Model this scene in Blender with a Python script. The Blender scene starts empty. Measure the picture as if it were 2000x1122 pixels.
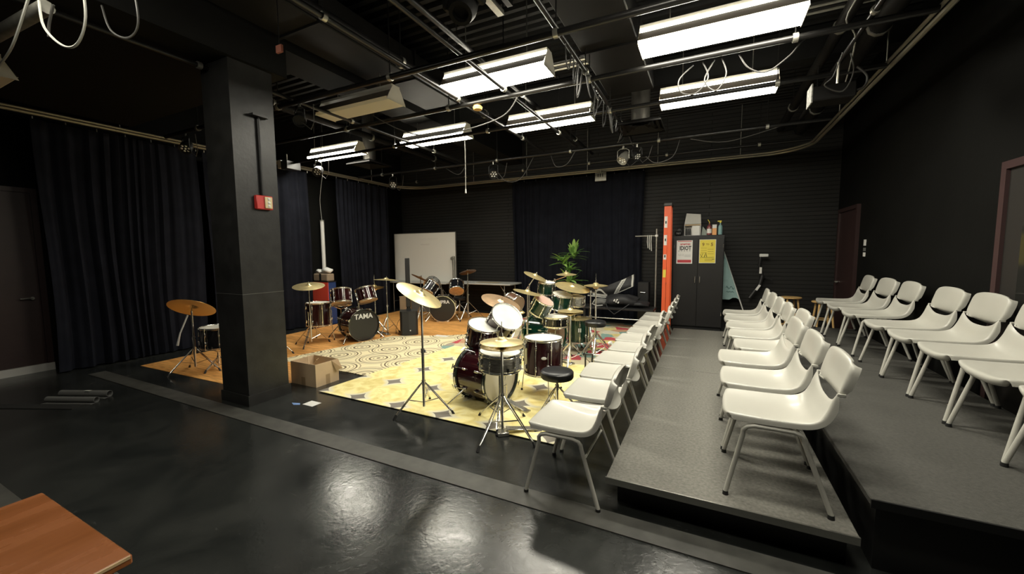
import bpy, math, random
from math import pi, sin, cos, radians as rad
from mathutils import Vector, Matrix

# ------------------------------------------------------------------ camera, world, exposure
S = bpy.context.scene
COL = S.collection
cd = bpy.data.cameras.new('camera'); cam = bpy.data.objects.new('camera', cd); COL.objects.link(cam)
cd.sensor_width = 36.0; cd.sensor_fit = 'HORIZONTAL'; cd.lens = 774.28 * 36.0 / 2000.0
cd.clip_start = 0.05; cd.clip_end = 60
YAW, PITCH, ROLL = 0.458233885, 0.0853978579, -0.00762704932
_f = Vector((-sin(YAW)*cos(PITCH), cos(YAW)*cos(PITCH), -sin(PITCH)))
_r = Vector((cos(YAW), sin(YAW), 0)); _u = _r.cross(_f)
_r2 = _r*cos(ROLL) + _u*sin(ROLL); _u2 = -_r*sin(ROLL) + _u*cos(ROLL)
cam.matrix_world = Matrix(((_r2.x, _u2.x, -_f.x, 0), (_r2.y, _u2.y, -_f.y, 0), (_r2.z, _u2.z, -_f.z, 1.55), (0, 0, 0, 1)))
S.camera = cam
W = bpy.data.worlds.new('world'); S.world = W; W.use_nodes = True
W.node_tree.nodes['Background'].inputs[0].default_value = (0.9, 0.95, 1.0, 1)
W.node_tree.nodes['Background'].inputs[1].default_value = 0.012
S.view_settings.view_transform = 'Standard'; S.view_settings.look = 'None'
S.view_settings.gamma = 1.0; S.view_settings.use_curve_mapping = False
S.view_settings.exposure = 0.75
LAMP = 26.0          # emission of the fluorescent lenses
rnd = random.Random(7)

# ------------------------------------------------------------------ materials
MATS = {}
def nt(m): return m.node_tree.nodes, m.node_tree.links
def mat(name, col, rough=0.5, metal=0.0, noise=0.0, nscale=8.0, bump=0.0, bscale=60.0, rvar=0.0, coat=0.0, spec=0.5, stretch=None):
    if name in MATS: return MATS[name]
    m = bpy.data.materials.new(name); m.use_nodes = True; N, L = nt(m); b = N['Principled BSDF']
    b.inputs['Base Color'].default_value = (*col, 1); b.inputs['Roughness'].default_value = rough
    b.inputs['Metallic'].default_value = metal; b.inputs['Coat Weight'].default_value = coat
    b.inputs['Specular IOR Level'].default_value = spec
    if noise or rvar or bump:
        tc = N.new('ShaderNodeTexCoord'); src = tc.outputs['Object']
        if stretch:
            mp = N.new('ShaderNodeMapping'); mp.inputs['Scale'].default_value = stretch; L.new(src, mp.inputs[0]); src = mp.outputs[0]
        n = N.new('ShaderNodeTexNoise'); n.inputs['Scale'].default_value = nscale; n.inputs['Detail'].default_value = 6; L.new(src, n.inputs['Vector'])
        if noise:
            cr = N.new('ShaderNodeValToRGB'); cr.color_ramp.elements[0].position = .3; cr.color_ramp.elements[1].position = .7
            cr.color_ramp.elements[0].color = (*[c*(1-noise) for c in col], 1); cr.color_ramp.elements[1].color = (*[min(1, c*(1+noise)) for c in col], 1)
            L.new(n.outputs['Fac'], cr.inputs[0]); L.new(cr.outputs[0], b.inputs['Base Color'])
        if rvar:
            mr = N.new('ShaderNodeMapRange'); mr.inputs[1].default_value = .3; mr.inputs[2].default_value = .7
            mr.inputs[3].default_value = rough-rvar; mr.inputs[4].default_value = rough+rvar
            L.new(n.outputs['Fac'], mr.inputs[0]); L.new(mr.outputs[0], b.inputs['Roughness'])
        if bump:
            n2 = N.new('ShaderNodeTexNoise'); n2.inputs['Scale'].default_value = bscale; n2.inputs['Detail'].default_value = 4; L.new(src, n2.inputs['Vector'])
            bp = N.new('ShaderNodeBump'); bp.inputs['Strength'].default_value = bump; bp.inputs['Distance'].default_value = .01
            L.new(n2.outputs['Fac'], bp.inputs['Height']); L.new(bp.outputs[0], b.inputs['Normal'])
    MATS[name] = m; return m
def emit(name, col, s):
    m = bpy.data.materials.new(name); m.use_nodes = True; N, L = nt(m); b = N['Principled BSDF']
    b.inputs['Base Color'].default_value = (.8, .8, .78, 1); b.inputs['Emission Color'].default_value = (*col, 1); b.inputs['Emission Strength'].default_value = s
    MATS[name] = m; return m

def m_brick():
    m = bpy.data.materials.new('black_brick'); m.use_nodes = True; N, L = nt(m); b = N['Principled BSDF']
    tc = N.new('ShaderNodeTexCoord'); mp = N.new('ShaderNodeMapping'); mp.inputs['Rotation'].default_value = (rad(90), 0, 0)
    L.new(tc.outputs['Object'], mp.inputs[0])
    br = N.new('ShaderNodeTexBrick'); br.inputs['Scale'].default_value = 1; br.inputs['Brick Width'].default_value = 4.6; br.inputs['Row Height'].default_value = .076
    br.inputs['Mortar Size'].default_value = .006; br.inputs['Mortar Smooth'].default_value = .4
    br.inputs['Color1'].default_value = (.023, .0225, .021, 1); br.inputs['Color2'].default_value = (.021, .0205, .0195, 1); br.inputs['Mortar'].default_value = (.012, .012, .0115, 1)
    L.new(mp.outputs[0], br.inputs['Vector']); L.new(br.outputs['Color'], b.inputs['Base Color'])
    bp = N.new('ShaderNodeBump'); bp.inputs['Strength'].default_value = 1.0; bp.inputs['Distance'].default_value = .012; bp.invert = True
    L.new(br.outputs['Fac'], bp.inputs['Height']); L.new(bp.outputs[0], b.inputs['Normal']); b.inputs['Roughness'].default_value = .55; b.inputs['Specular IOR Level'].default_value = .2
    MATS['black_brick'] = m; return m
def m_floor():
    m = bpy.data.materials.new('black_dance_floor'); m.use_nodes = True; N, L = nt(m); b = N['Principled BSDF']
    tc = N.new('ShaderNodeTexCoord')
    n = N.new('ShaderNodeTexNoise'); n.inputs['Scale'].default_value = 1.6; n.inputs['Detail'].default_value = 9; n.inputs['Roughness'].default_value = .65; n.inputs['Distortion'].default_value = .6
    L.new(tc.outputs['Object'], n.inputs['Vector'])
    cr = N.new('ShaderNodeValToRGB'); e = cr.color_ramp.elements; e[0].position = .35; e[0].color = (.0135, .0150, .0145, 1); e[1].position = .75; e[1].color = (.034, .0355, .033, 1)
    L.new(n.outputs['Fac'], cr.inputs[0])
    # scuffs
    mp = N.new('ShaderNodeMapping'); mp.inputs['Rotation'].default_value = (0, 0, .6); mp.inputs['Scale'].default_value = (1, 7, 1); L.new(tc.outputs['Object'], mp.inputs[0])
    n2 = N.new('ShaderNodeTexNoise'); n2.inputs['Scale'].default_value = 3.2; n2.inputs['Detail'].default_value = 8; n2.inputs['Distortion'].default_value = 2.5; L.new(mp.outputs[0], n2.inputs['Vector'])
    c2 = N.new('ShaderNodeValToRGB'); c2.color_ramp.elements[0].position = .66; c2.color_ramp.elements[1].position = .84
    c2.color_ramp.elements[0].color = (0, 0, 0, 1); c2.color_ramp.elements[1].color = (.035, .035, .032, 1); L.new(n2.outputs['Fac'], c2.inputs[0])
    ad = N.new('ShaderNodeMix'); ad.data_type = 'RGBA'; ad.blend_type = 'ADD'; ad.inputs[0].default_value = 1
    L.new(cr.outputs[0], ad.inputs[6]); L.new(c2.outputs[0], ad.inputs[7]); L.new(ad.outputs[2], b.inputs['Base Color'])
    mr = N.new('ShaderNodeMapRange'); mr.inputs[1].default_value = .3; mr.inputs[2].default_value = .75; mr.inputs[3].default_value = .13; mr.inputs[4].default_value = .30
    L.new(n.outputs['Fac'], mr.inputs[0]); L.new(mr.outputs[0], b.inputs['Roughness'])
    n3 = N.new('ShaderNodeTexNoise'); n3.inputs['Scale'].default_value = 26; n3.inputs['Detail'].default_value = 8; n3.inputs['Distortion'].default_value = 1.0; L.new(tc.outputs['Object'], n3.inputs['Vector'])
    bp = N.new('ShaderNodeBump'); bp.inputs['Strength'].default_value = .35; bp.inputs['Distance'].default_value = .0022; L.new(n3.outputs['Fac'], bp.inputs['Height']); L.new(bp.outputs[0], b.inputs['Normal'])
    MATS['floor'] = m; return m
def m_oakrug():
    m = bpy.data.materials.new('oak_vinyl'); m.use_nodes = True; N, L = nt(m); b = N['Principled BSDF']
    tc = N.new('ShaderNodeTexCoord'); br = N.new('ShaderNodeTexBrick'); br.inputs['Scale'].default_value = 1; br.inputs['Brick Width'].default_value = 1.3; br.inputs['Row Height'].default_value = .16
    br.inputs['Mortar Size'].default_value = .002; br.inputs['Color1'].default_value = (.92, .47, .14, 1); br.inputs['Color2'].default_value = (.78, .37, .10, 1); br.inputs['Mortar'].default_value = (.35, .18, .06, 1)
    L.new(tc.outputs['Object'], br.inputs['Vector'])
    mp = N.new('ShaderNodeMapping'); mp.inputs['Scale'].default_value = (1.2, 9, 1); L.new(tc.outputs['Object'], mp.inputs[0])
    n = N.new('ShaderNodeTexNoise'); n.inputs['Scale'].default_value = 3; n.inputs['Detail'].default_value = 8; n.inputs['Distortion'].default_value = 1.2; L.new(mp.outputs[0], n.inputs['Vector'])
    cr = N.new('ShaderNodeValToRGB'); cr.color_ramp.elements[0].position = .35; cr.color_ramp.elements[0].color = (.55, .5, .42, 1); cr.color_ramp.elements[1].position = .6; cr.color_ramp.elements[1].color = (1, 1, 1, 1); L.new(n.outputs['Fac'], cr.inputs[0])
    mx = N.new('ShaderNodeMix'); mx.data_type = 'RGBA'; mx.blend_type = 'MULTIPLY'; mx.inputs[0].default_value = .8
    L.new(br.outputs['Color'], mx.inputs[6]); L.new(cr.outputs[0], mx.inputs[7]); L.new(mx.outputs[2], b.inputs['Base Color']); b.inputs['Roughness'].default_value = .55
    MATS['oakrug'] = m; return m
def m_circles():
    m = bpy.data.materials.new('ringed_carpet'); m.use_nodes = True; N, L = nt(m); b = N['Principled BSDF']
    tc = N.new('ShaderNodeTexCoord'); v = N.new('ShaderNodeTexVoronoi'); v.voronoi_dimensions = '2D'; v.inputs['Scale'].default_value = 1.72; v.inputs['Randomness'].default_value = .55
    L.new(tc.outputs['Object'], v.inputs['Vector'])
    cr = N.new('ShaderNodeValToRGB'); R = cr.color_ramp; R.interpolation = 'CONSTANT'
    cream = (.80, .71, .46, 1); dk = (.16, .12, .07, 1); tan = (.38, .31, .19, 1)
    seq = [(0, dk), (.05, cream), (.11, tan), (.14, cream), (.19, dk), (.235, cream), (.29, tan), (.315, cream), (.38, tan), (.40, cream), (.44, dk), (.475, cream), (.53, tan), (.555, cream)]
    R.elements[0].position = 0; R.elements[0].color = dk; R.elements[1].position = seq[1][0]; R.elements[1].color = cream
    for p, c in seq[2:]:
        e = R.elements.new(p); e.color = c
    L.new(v.outputs['Distance'], cr.inputs[0]); L.new(cr.outputs[0], b.inputs['Base Color']); b.inputs['Roughness'].default_value = .9
    MATS['circles'] = m; return m
def m_yellow():
    m = bpy.data.materials.new('yellow_tile_carpet'); m.use_nodes = True; N, L = nt(m); b = N['Principled BSDF']
    tc = N.new('ShaderNodeTexCoord'); sp = N.new('ShaderNodeSeparateXYZ'); L.new(tc.outputs['Object'], sp.inputs[0])
    def M(op, a, bb=None, c=None):
        n = N.new('ShaderNodeMath'); n.operation = op
        for i, q in enumerate((a, bb, c)):
            if q is None: continue
            if isinstance(q, (int, float)): n.inputs[i].default_value = q
            else: L.new(q, n.inputs[i])
        return n.outputs[0]
    P = .558
    def cell(s, off):
        return M('ABSOLUTE', M('SUBTRACT', M('FRACT', M('MULTIPLY', M('ADD', s, off), 1/P)), .5))   # 0 on lattice point
    ax = cell(sp.outputs['X'], 3.35+P*.5+P*20); ay = cell(sp.outputs['Y'], -3.0+P*.5+P*20)
    sq = M('ADD', M('POWER', ax, .72), M('POWER', ay, .72))
    n = N.new('ShaderNodeTexNoise'); n.inputs['Scale'].default_value = 5; n.inputs['Detail'].default_value = 8; n.inputs['Distortion'].default_value = 1.5; L.new(tc.outputs['Object'], n.inputs['Vector'])
    cr = N.new('ShaderNodeValToRGB'); R = cr.color_ramp; R.elements[0].position = .3; R.elements[0].color = (.70, .57, .20, 1); R.elements[1].position = .6; R.elements[1].color = (.92, .82, .40, 1)
    e = R.elements.new(.8); e.color = (.82, .76, .50, 1)
    L.new(n.outputs['Fac'], cr.inputs[0])
    mx = N.new('ShaderNodeMix'); mx.data_type = 'RGBA'; mx.inputs[7].default_value = (.72, .68, .52, 1)
    ring = M('MULTIPLY', M('SUBTRACT', M('ADD', M('MULTIPLY', n.outputs['Fac'], .12), .50), sq), 6.0)
    cl = N.new('ShaderNodeClamp'); L.new(ring, cl.inputs[0]); L.new(cl.outputs[0], mx.inputs[0]); L.new(cr.outputs[0], mx.inputs[6])
    m2 = N.new('ShaderNodeMix'); m2.data_type = 'RGBA'; m2.inputs[7].default_value = (.21, .19, .16, 1)
    L.new(M('LESS_THAN', sq, .335), m2.inputs[0]); L.new(mx.outputs[2], m2.inputs[6]); L.new(m2.outputs[2], b.inputs['Base Color']); b.inputs['Roughness'].default_value = .92
    MATS['yellow'] = m; return m
def m_patch():
    m = bpy.data.materials.new('patchwork_carpet'); m.use_nodes = True; N, L = nt(m); b = N['Principled BSDF']
    tc = N.new('ShaderNodeTexCoord'); v = N.new('ShaderNodeTexVoronoi'); v.voronoi_dimensions = '2D'; v.distance = 'MANHATTAN'; v.inputs['Scale'].default_value = 4.0; v.inputs['Randomness'].default_value = .8
    mp = N.new('ShaderNodeMapping'); mp.inputs['Rotation'].default_value = (0, 0, .5); L.new(tc.outputs['Object'], mp.inputs[0]); L.new(mp.outputs[0], v.inputs['Vector'])
    sp = N.new('ShaderNodeSeparateColor'); L.new(v.outputs['Color'], sp.inputs[0])
    cr = N.new('ShaderNodeValToRGB'); R = cr.color_ramp; R.interpolation = 'CONSTANT'
    cols = [(0, (.70, .62, .42)), (.20, (.58, .08, .10)), (.31, (.74, .66, .48)), (.46, (.26, .42, .38)), (.60, (.72, .62, .42)), (.72, (.45, .39, .32)), (.78, (.82, .70, .30)), (.86, (.70, .40, .24)), (.92, (.80, .76, .62))]
    R.elements[0].color = (*cols[0][1], 1); R.elements[1].position = cols[1][0]; R.elements[1].color = (*cols[1][1], 1)
    for p, c in cols[2:]: e = R.elements.new(p); e.color = (*c, 1)
    L.new(sp.outputs[0], cr.inputs[0])
    n = N.new('ShaderNodeTexNoise'); n.inputs['Scale'].default_value = 9; n.inputs['Detail'].default_value = 6; L.new(tc.outputs['Object'], n.inputs['Vector'])
    c2 = N.new('ShaderNodeValToRGB'); c2.color_ramp.elements[0].position = .35; c2.color_ramp.elements[0].color = (.72, .72, .7, 1); c2.color_ramp.elements[1].color = (1, 1, 1, 1); L.new(n.outputs['Fac'], c2.inputs[0])
    mx = N.new('ShaderNodeMix'); mx.data_type = 'RGBA'; mx.blend_type = 'MULTIPLY'; mx.inputs[0].default_value = 1
    L.new(cr.outputs[0], mx.inputs[6]); L.new(c2.outputs[0], mx.inputs[7]); L.new(mx.outputs[2], b.inputs['Base Color']); b.inputs['Roughness'].default_value = .92
    MATS['patch'] = m; return m
def m_deck():
    m = bpy.data.materials.new('steel_deck'); m.use_nodes = True; N, L = nt(m); b = N['Principled BSDF']
    b.inputs['Base Color'].default_value = (.013, .0127, .012, 1); b.inputs['Roughness'].default_value = .5; b.inputs['Specular IOR Level'].default_value = .15; MATS['deck'] = m; return m

m_brick(); m_floor(); m_oakrug(); m_circles(); m_yellow(); m_patch(); m_deck()
wallM = mat('black_wall_paint', (.0065, .0066, .0061), .65, noise=.12, nscale=3, bump=.15, bscale=25, spec=.08)
ceilM = mat('black_ceiling_paint', (.008, .008, .0076), .7, spec=.15)
ductM = mat('black_duct_paint', (.0115, .011, .0105), .5, noise=.2, nscale=3, spec=.12)
velour = mat('black_velour', (.0115, .0125, .0180), .9, noise=.2, nscale=5, spec=.06)
colM = mat('column_paint', (.024, .024, .0235), .36, spec=.4, noise=.25, nscale=7, bump=.1, bscale=30)
blackM = mat('black_metal', (.012, .012, .012), .4)
blackP = mat('black_plastic', (.018, .018, .019), .38)
rubber = mat('rubber', (.012, .012, .012), .6)
pipeM = mat('rigging_pipe_paint', (.012, .0115, .011), .30, spec=.35)
galv = mat('galvanised_steel', (.42, .41, .36), .38, metal=.7, noise=.15, nscale=15)
trackM = mat('track_steel', (.30, .28, .22), .42, metal=.5)
chrome = mat('chrome', (.80, .79, .75), .16, metal=.95)
chromeD = mat('steel_tube', (.50, .49, .45), .25, metal=.85)
carpetShade = mat('shaded_riser_carpet', (.066, .064, .057), .8, noise=.28, nscale=55, bump=.5, bscale=220, rvar=.05)  # riser carpet with the weaker light by the wall put into its colour
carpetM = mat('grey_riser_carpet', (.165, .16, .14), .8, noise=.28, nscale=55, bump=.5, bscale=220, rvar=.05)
stripM = mat('worn_grey_tape', (.060, .059, .053), .5, noise=.3, nscale=9)
plasticM = mat('chair_plastic', (.46, .45, .405), .34, noise=.03, nscale=4, coat=.15)
legM = mat('chair_leg_paint', (.50, .49, .44), .35)
brass = mat('cymbal_bronze', (.80, .66, .34), .30, metal=.75, noise=.12, nscale=14)
brassR = mat('cymbal_copper', (.68, .46, .28), .30, metal=.7, noise=.15, nscale=14)
brassD = mat('cymbal_dark', (.28, .17, .09), .32, metal=.8)
headW = mat('coated_drumhead', (.74, .73, .66), .5, noise=.12, nscale=6)
headC = mat('clear_drumhead', (.40, .28, .19), .25)
headB = mat('black_drumhead', (.022, .022, .021), .28)
burg = mat('burgundy_lacquer', (.026, .004, .006), .16, coat=.6)
wine = mat('wine_lacquer', (.026, .005, .006), .18, coat=.6)
greenL = mat('green_lacquer', (.004, .032, .019), .16, coat=.6)
blackL = mat('black_lacquer', (.008, .008, .010), .14, coat=.6)
cardM = mat('cardboard', (.58, .43, .27), .75, noise=.08, nscale=6)
cardD = mat('cardboard_tape', (.36, .25, .14), .4)
woodM = mat('cherry_veneer', (.25, .085, .026), .26, noise=.22, nscale=2.2, stretch=(6, 1.2, 1), rvar=.08, coat=.2)
woodE = mat('worn_wood_edge', (.55, .38, .2), .5)
stoolM = mat('stool_pine', (.62, .40, .16), .45, noise=.2, nscale=8)
orangeM = mat('ladder_orange', (.85, .13, .04), .4)
whiteP = mat('white_plastic', (.75, .75, .72), .4)
whiteB = mat('whiteboard_enamel', (.74, .72, .66), .22)
redM = mat('red_paint', (.55, .035, .03), .4)
redB = mat('red_box_paint', (.85, .10, .06), .5)
blueM = mat('blue_box_paint', (.02, .05, .18), .5)
maroon = mat('maroon_door_paint', (.032, .015, .014), .45, noise=.1)
maroonF = mat('maroon_frame_paint', (.055, .030, .030), .4)
baseM = mat('grey_baseboard', (.50, .49, .46), .5)
tableG = mat('table_laminate', (.50, .50, .47), .4)
tealM = mat('teal_cloth', (.34, .50, .49), .8, noise=.1)
yelM = mat('yellow_paper', (.80, .66, .08), .6)
whitePaper = mat('white_paper', (.78, .77, .74), .6)
redInk = mat('red_ink', (.52, .05, .06), .6)
blackInk = mat('black_ink', (.03, .03, .03), .6)
leafM = mat('palm_leaf', (.12, .26, .05), .5, noise=.35, nscale=7)
leafM2 = mat('palm_leaf_young', (.30, .48, .12), .5, noise=.2, nscale=7)
greyM = mat('grey_fabric', (.15, .15, .143), .8)
bagM = mat('black_nylon', (.020, .020, .022), .6, noise=.3, nscale=10)
bannerW = mat('banner_white', (.62, .62, .58), .8)
cableW = mat('white_cable', (.38, .38, .35), .4)
cableG = mat('grey_cable', (.06, .058, .054), .4)
cableK = mat('black_cable', (.03, .03, .03), .4)
fixW = mat('fixture_enamel', (.75, .72, .62), .4)
fixB = mat('fixture_brown', (.16, .13, .095), .5)
amberM = mat('amber_plastic', (.75, .45, .12), .4)
bottleT = mat('teal_bottle', (.25, .42, .42), .3)
bottleO = mat('orange_bottle', (.85, .40, .14), .4)
bottleR = mat('dark_red_bottle', (.22, .06, .06), .3)
sparkle = mat('ribbed_steel_shell', (.40, .39, .36), .28, metal=.7, noise=.55, nscale=16, stretch=(1, 1, 9))
hoopBlk = mat('black_hoop', (.02, .03, .025), .25, coat=.3)
padM = mat('black_vinyl', (.014, .015, .017), .32, bump=.1, bscale=80)
lensOn = emit('lit_lens', (1.0, .95, .80), LAMP)
tubeOn = emit('lit_tube', (1.0, .95, .80), LAMP*.12)
lensDim = emit('dim_lens', (1.0, .95, .80), LAMP*.22)
lensHalf = emit('half_lens', (1.0, .95, .80), LAMP*.5)
lensOff = mat('unlit_lens', (.70, .66, .56), .45)
glassM = mat('dark_glass', (.02, .02, .018), .1)

# ------------------------------------------------------------------ mesh builder
def rotz(a): return Matrix.Rotation(a, 4, 'Z')
def align(n, up=Vector((0, 0, 1))):
    """matrix turning local +Z to direction n"""
    return Vector(n).normalized().to_track_quat('Z', 'Y').to_matrix().to_4x4()
class MB:
    def __init__(s): s.v = []; s.f = []
    def add(s, vs, fs, M=None):
        o = len(s.v)
        for p in vs: s.v.append(tuple(M @ Vector(p)) if M else tuple(p))
        for f in fs: s.f.append(tuple(i+o for i in f))
        return s
    def box(s, x0, x1, y0, y1, z0, z1, M=None, bev=0.0):
        b = min(bev, (x1-x0)*.49, (y1-y0)*.49, (z1-z0)*.49)
        if b <= 0:
            vs = [(x, y, z) for z in (z0, z1) for y in (y0, y1) for x in (x0, x1)]
            fs = [(0, 2, 3, 1), (4, 5, 7, 6), (0, 1, 5, 4), (1, 3, 7, 5), (3, 2, 6, 7), (2, 0, 4, 6)]
            return s.add(vs, fs, M)
        vs = []; 
        for sx in (0, 1):
            for sy in (0, 1):
                for sz in (0, 1):
                    X = x1 if sx else x0; Y = y1 if sy else y0; Z = z1 if sz else z0
                    dx = -b if sx else b; dy = -b if sy else b; dz = -b if sz else b
                    vs += [(X, Y+dy, Z+dz), (X+dx, Y, Z+dz), (X+dx, Y+dy, Z)]
        def I(sx, sy, sz, a): return (sx*4+sy*2+sz)*3+a
        fs = [(I(1,0,0,0), I(1,1,0,0), I(1,1,1,0), I(1,0,1,0)), (I(0,0,0,0), I(0,0,1,0), I(0,1,1,0), I(0,1,0,0)),
              (I(0,1,0,1), I(0,1,1,1), I(1,1,1,1), I(1,1,0,1)), (I(0,0,0,1), I(1,0,0,1), I(1,0,1,1), I(0,0,1,1)),
              (I(0,0,1,2), I(1,0,1,2), I(1,1,1,2), I(0,1,1,2)), (I(0,0,0,2), I(0,1,0,2), I(1,1,0,2), I(1,0,0,2))]
        for sx in (0, 1):
            for sy in (0, 1): fs.append((I(sx,sy,0,0), I(sx,sy,1,0), I(sx,sy,1,1), I(sx,sy,0,1)))
            for sz in (0, 1): fs.append((I(sx,0,sz,0), I(sx,1,sz,0), I(sx,1,sz,2), I(sx,0,sz,2)))
            for sy in (0, 1):
                for sz in (0, 1): fs.append((I(sx,sy,sz,0), I(sx,sy,sz,1), I(sx,sy,sz,2)))
        for sy in (0, 1):
            for sz in (0, 1): fs.append((I(0,sy,sz,1), I(1,sy,sz,1), I(1,sy,sz,2), I(0,sy,sz,2)))
        return s.add(vs, fs, M)
    def tube(s, pts, r, n=8, M=None, closed=False, cap=True):
        P = [Vector(p) for p in pts]; k = len(P); vs = []; fs = []
        rs = r if isinstance(r, (list, tuple)) else [r]*k
        prev = None
        for i in range(k):
            if closed: t = P[(i+1) % k]-P[i-1]
            else: t = (P[min(i+1, k-1)]-P[max(i-1, 0)])
            t.normalize()
            if prev is None:
                a = Vector((0, 0, 1)) if abs(t.z) < .9 else Vector((1, 0, 0)); nn = t.cross(a).normalized()
            else:
                nn = (prev-t*prev.dot(t)); nn = nn.normalized() if nn.length > 1e-6 else prev
            prev = nn; bb = t.cross(nn)
            for j in range(n):
                a = 2*pi*j/n; vs.append(P[i]+(nn*cos(a)+bb*sin(a))*rs[i])
        for i in range(k if closed else k-1):
            for j in range(n):
                a = i*n+j; b = i*n+(j+1) % n; c = ((i+1) % k)*n+(j+1) % n; d = ((i+1) % k)*n+j; fs.append((a, b, c, d))
        if cap and not closed: fs.append(tuple(range(n-1, -1, -1))); fs.append(tuple((k-1)*n+j for j in range(n)))
        return s.add(vs, fs, M)
    def cyl(s, p0, p1, r0, r1=None, n=16, M=None): return s.tube([p0, p1], [r0, r0 if r1 is None else r1], n, M)
    def lathe(s, prof, n=32, M=None, close=False, half=2*pi):
        vs = []; fs = []; k = len(prof)
        for i in range(n):
            a = half*i/n
            for r, z in prof: vs.append((r*cos(a), r*sin(a), z))
        for i in range(n):
            j = (i+1) % n
            for q in range(k if close else k-1):
                q2 = (q+1) % k; f = (i*k+q, j*k+q, j*k+q2, i*k+q2)
                fs.append(f)
        return s.add(vs, fs, M)
    def disc(s, r, z, n=32, M=None, up=True):
        vs = [(r*cos(2*pi*i/n), r*sin(2*pi*i/n), z) for i in range(n)]
        return s.add(vs, [tuple(range(n)) if up else tuple(range(n-1, -1, -1))], M)
    def grid(s, G, M=None, t=0.0):
        """G[i][j] points; closed slab if t"""
        a = len(G); b = len(G[0]); P = [[Vector(p) for p in row] for row in G]
        if not t:
            return s.add([p for r in P for p in r], [(i*b+j, i*b+j+1, (i+1)*b+j+1, (i+1)*b+j) for i in range(a-1) for j in range(b-1)], M)
        Q = []
        for i in range(a):
            row = []
            for j in range(b):
                du = P[min(i+1, a-1)][j]-P[max(i-1, 0)][j]; dv = P[i][min(j+1, b-1)]-P[i][max(j-1, 0)]
                nn = du.cross(dv); nn = nn.normalized() if nn.length > 1e-9 else Vector((0, 0, 1)); row.append(P[i][j]-nn*t)
            Q.append(row)
        vs = [p for r in P for p in r]+[p for r in Q for p in r]; o = a*b
        fs = [(i*b+j, (i+1)*b+j, (i+1)*b+j+1, i*b+j+1) for i in range(a-1) for j in range(b-1)]
        fs += [(o+i*b+j, o+i*b+j+1, o+(i+1)*b+j+1, o+(i+1)*b+j) for i in range(a-1) for j in range(b-1)]
        rim = [(0, j) for j in range(b)]+[(i, b-1) for i in range(1, a)]+[(a-1, j) for j in range(b-2, -1, -1)]+[(i, 0) for i in range(a-2, 0, -1)]
        for q in range(len(rim)):
            (i, j), (k, l) = rim[q], rim[(q+1) % len(rim)]; fs.append((i*b+j, k*b+l, o+k*b+l, o+i*b+j))
        return s.add(vs, fs, M)
    def prism(s, poly, z0, z1, M=None):
        n = len(poly); vs = [(x, y, z0) for x, y in poly]+[(x, y, z1) for x, y in poly]
        return s.add(vs, [tuple(range(n-1, -1, -1)), tuple(range(n, 2*n))]+[(i, (i+1) % n, n+(i+1) % n, n+i) for i in range(n)], M)
    def mesh(s, name, m, smooth=True, ang=38):
        me = bpy.data.meshes.new(name); me.from_pydata(s.v, [], s.f)
        me.validate(); me.materials.append(m)
        if smooth:
            me.shade_smooth(); me.set_sharp_from_angle(angle=rad(ang))
        return me
    def build(s, name, m, parent=None, smooth=True, ang=38, label=None):
        import bmesh
        me = s.mesh(name, m, smooth, ang)
        bm = bmesh.new(); bm.from_mesh(me); bmesh.ops.recalc_face_normals(bm, faces=bm.faces); bm.to_mesh(me); bm.free()
        if smooth: me.set_sharp_from_angle(angle=rad(ang))
        o = bpy.data.objects.new(name, me); COL.objects.link(o)
        if parent: o.parent = parent
        if label: o['label'] = label
        return o
def struct(o): o['kind'] = 'structure'; return o
def tag(o, label, cat, group=None, kind=None):
    o['label'] = label; o['category'] = cat
    if group: o['group'] = group
    if kind: o['kind'] = kind
    return o
def thing(name, label, cat, loc=(0, 0, 0), rz=0, group=None, M=None):
    o = bpy.data.objects.new(name, None); o.empty_display_size = .1; COL.objects.link(o)
    if M is not None: o.matrix_world = M
    else: o.location = loc; o.rotation_euler = (0, 0, rz)
    return tag(o, label, cat, group)
def dup(o, parent=None):
    c = o.copy(); COL.objects.link(c)
    if parent: c.parent = parent
    for ch in list(o.children): dup(ch, c)
    return c
def text(txt, size, m, name, parent, M, ext=.001, align_x='CENTER', sx=1.0, bold=.0):
    c = bpy.data.curves.new(name, 'FONT'); c.body = txt; c.size = size; c.extrude = ext; c.align_x = align_x; c.offset = bold; c.resolution_u = 2
    t = bpy.data.objects.new(name, c); COL.objects.link(t)
    dg = bpy.context.evaluated_depsgraph_get(); me = bpy.data.meshes.new_from_object(t.evaluated_get(dg)); bpy.data.objects.remove(t)
    me.transform(M @ Matrix.Diagonal((sx, 1, 1, 1))); me.materials.clear(); me.materials.append(m); me.name = name
    o = bpy.data.objects.new(name, me); COL.objects.link(o); o.parent = parent; return o
# text facing -Y (readable from the camera side), and facing +X
def FY(x, y, z): return Matrix.Translation((x, y, z)) @ Matrix.Rotation(rad(90), 4, 'X')

# ------------------------------------------------------------------ the room
XL, XR, YB, YF, ZC = -8.1, 2.1, 9.15, -2.6, 4.35
def slab(name, x0, x1, y0, y1, z0, z1, m): return struct(MB().box(x0, x1, y0, y1, z0, z1).build(name, m, smooth=False))
slab('floor', XL-.1, XR+.1, YF-.1, YB+.1, -.1, 0, MATS['floor'])
slab('wall_back', XL-.1, XR+.1, YB, YB+.12, -.0, ZC, MATS['black_brick'])
slab('wall_left', XL-.1, XL, YF, YB, 0, ZC, wallM)
slab('wall_right', XR, XR+.1, YF, YB, 0, ZC, wallM)
slab('wall_rear', XL-.1, XR+.1, YF-.1, YF, 0, ZC, wallM)
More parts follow.
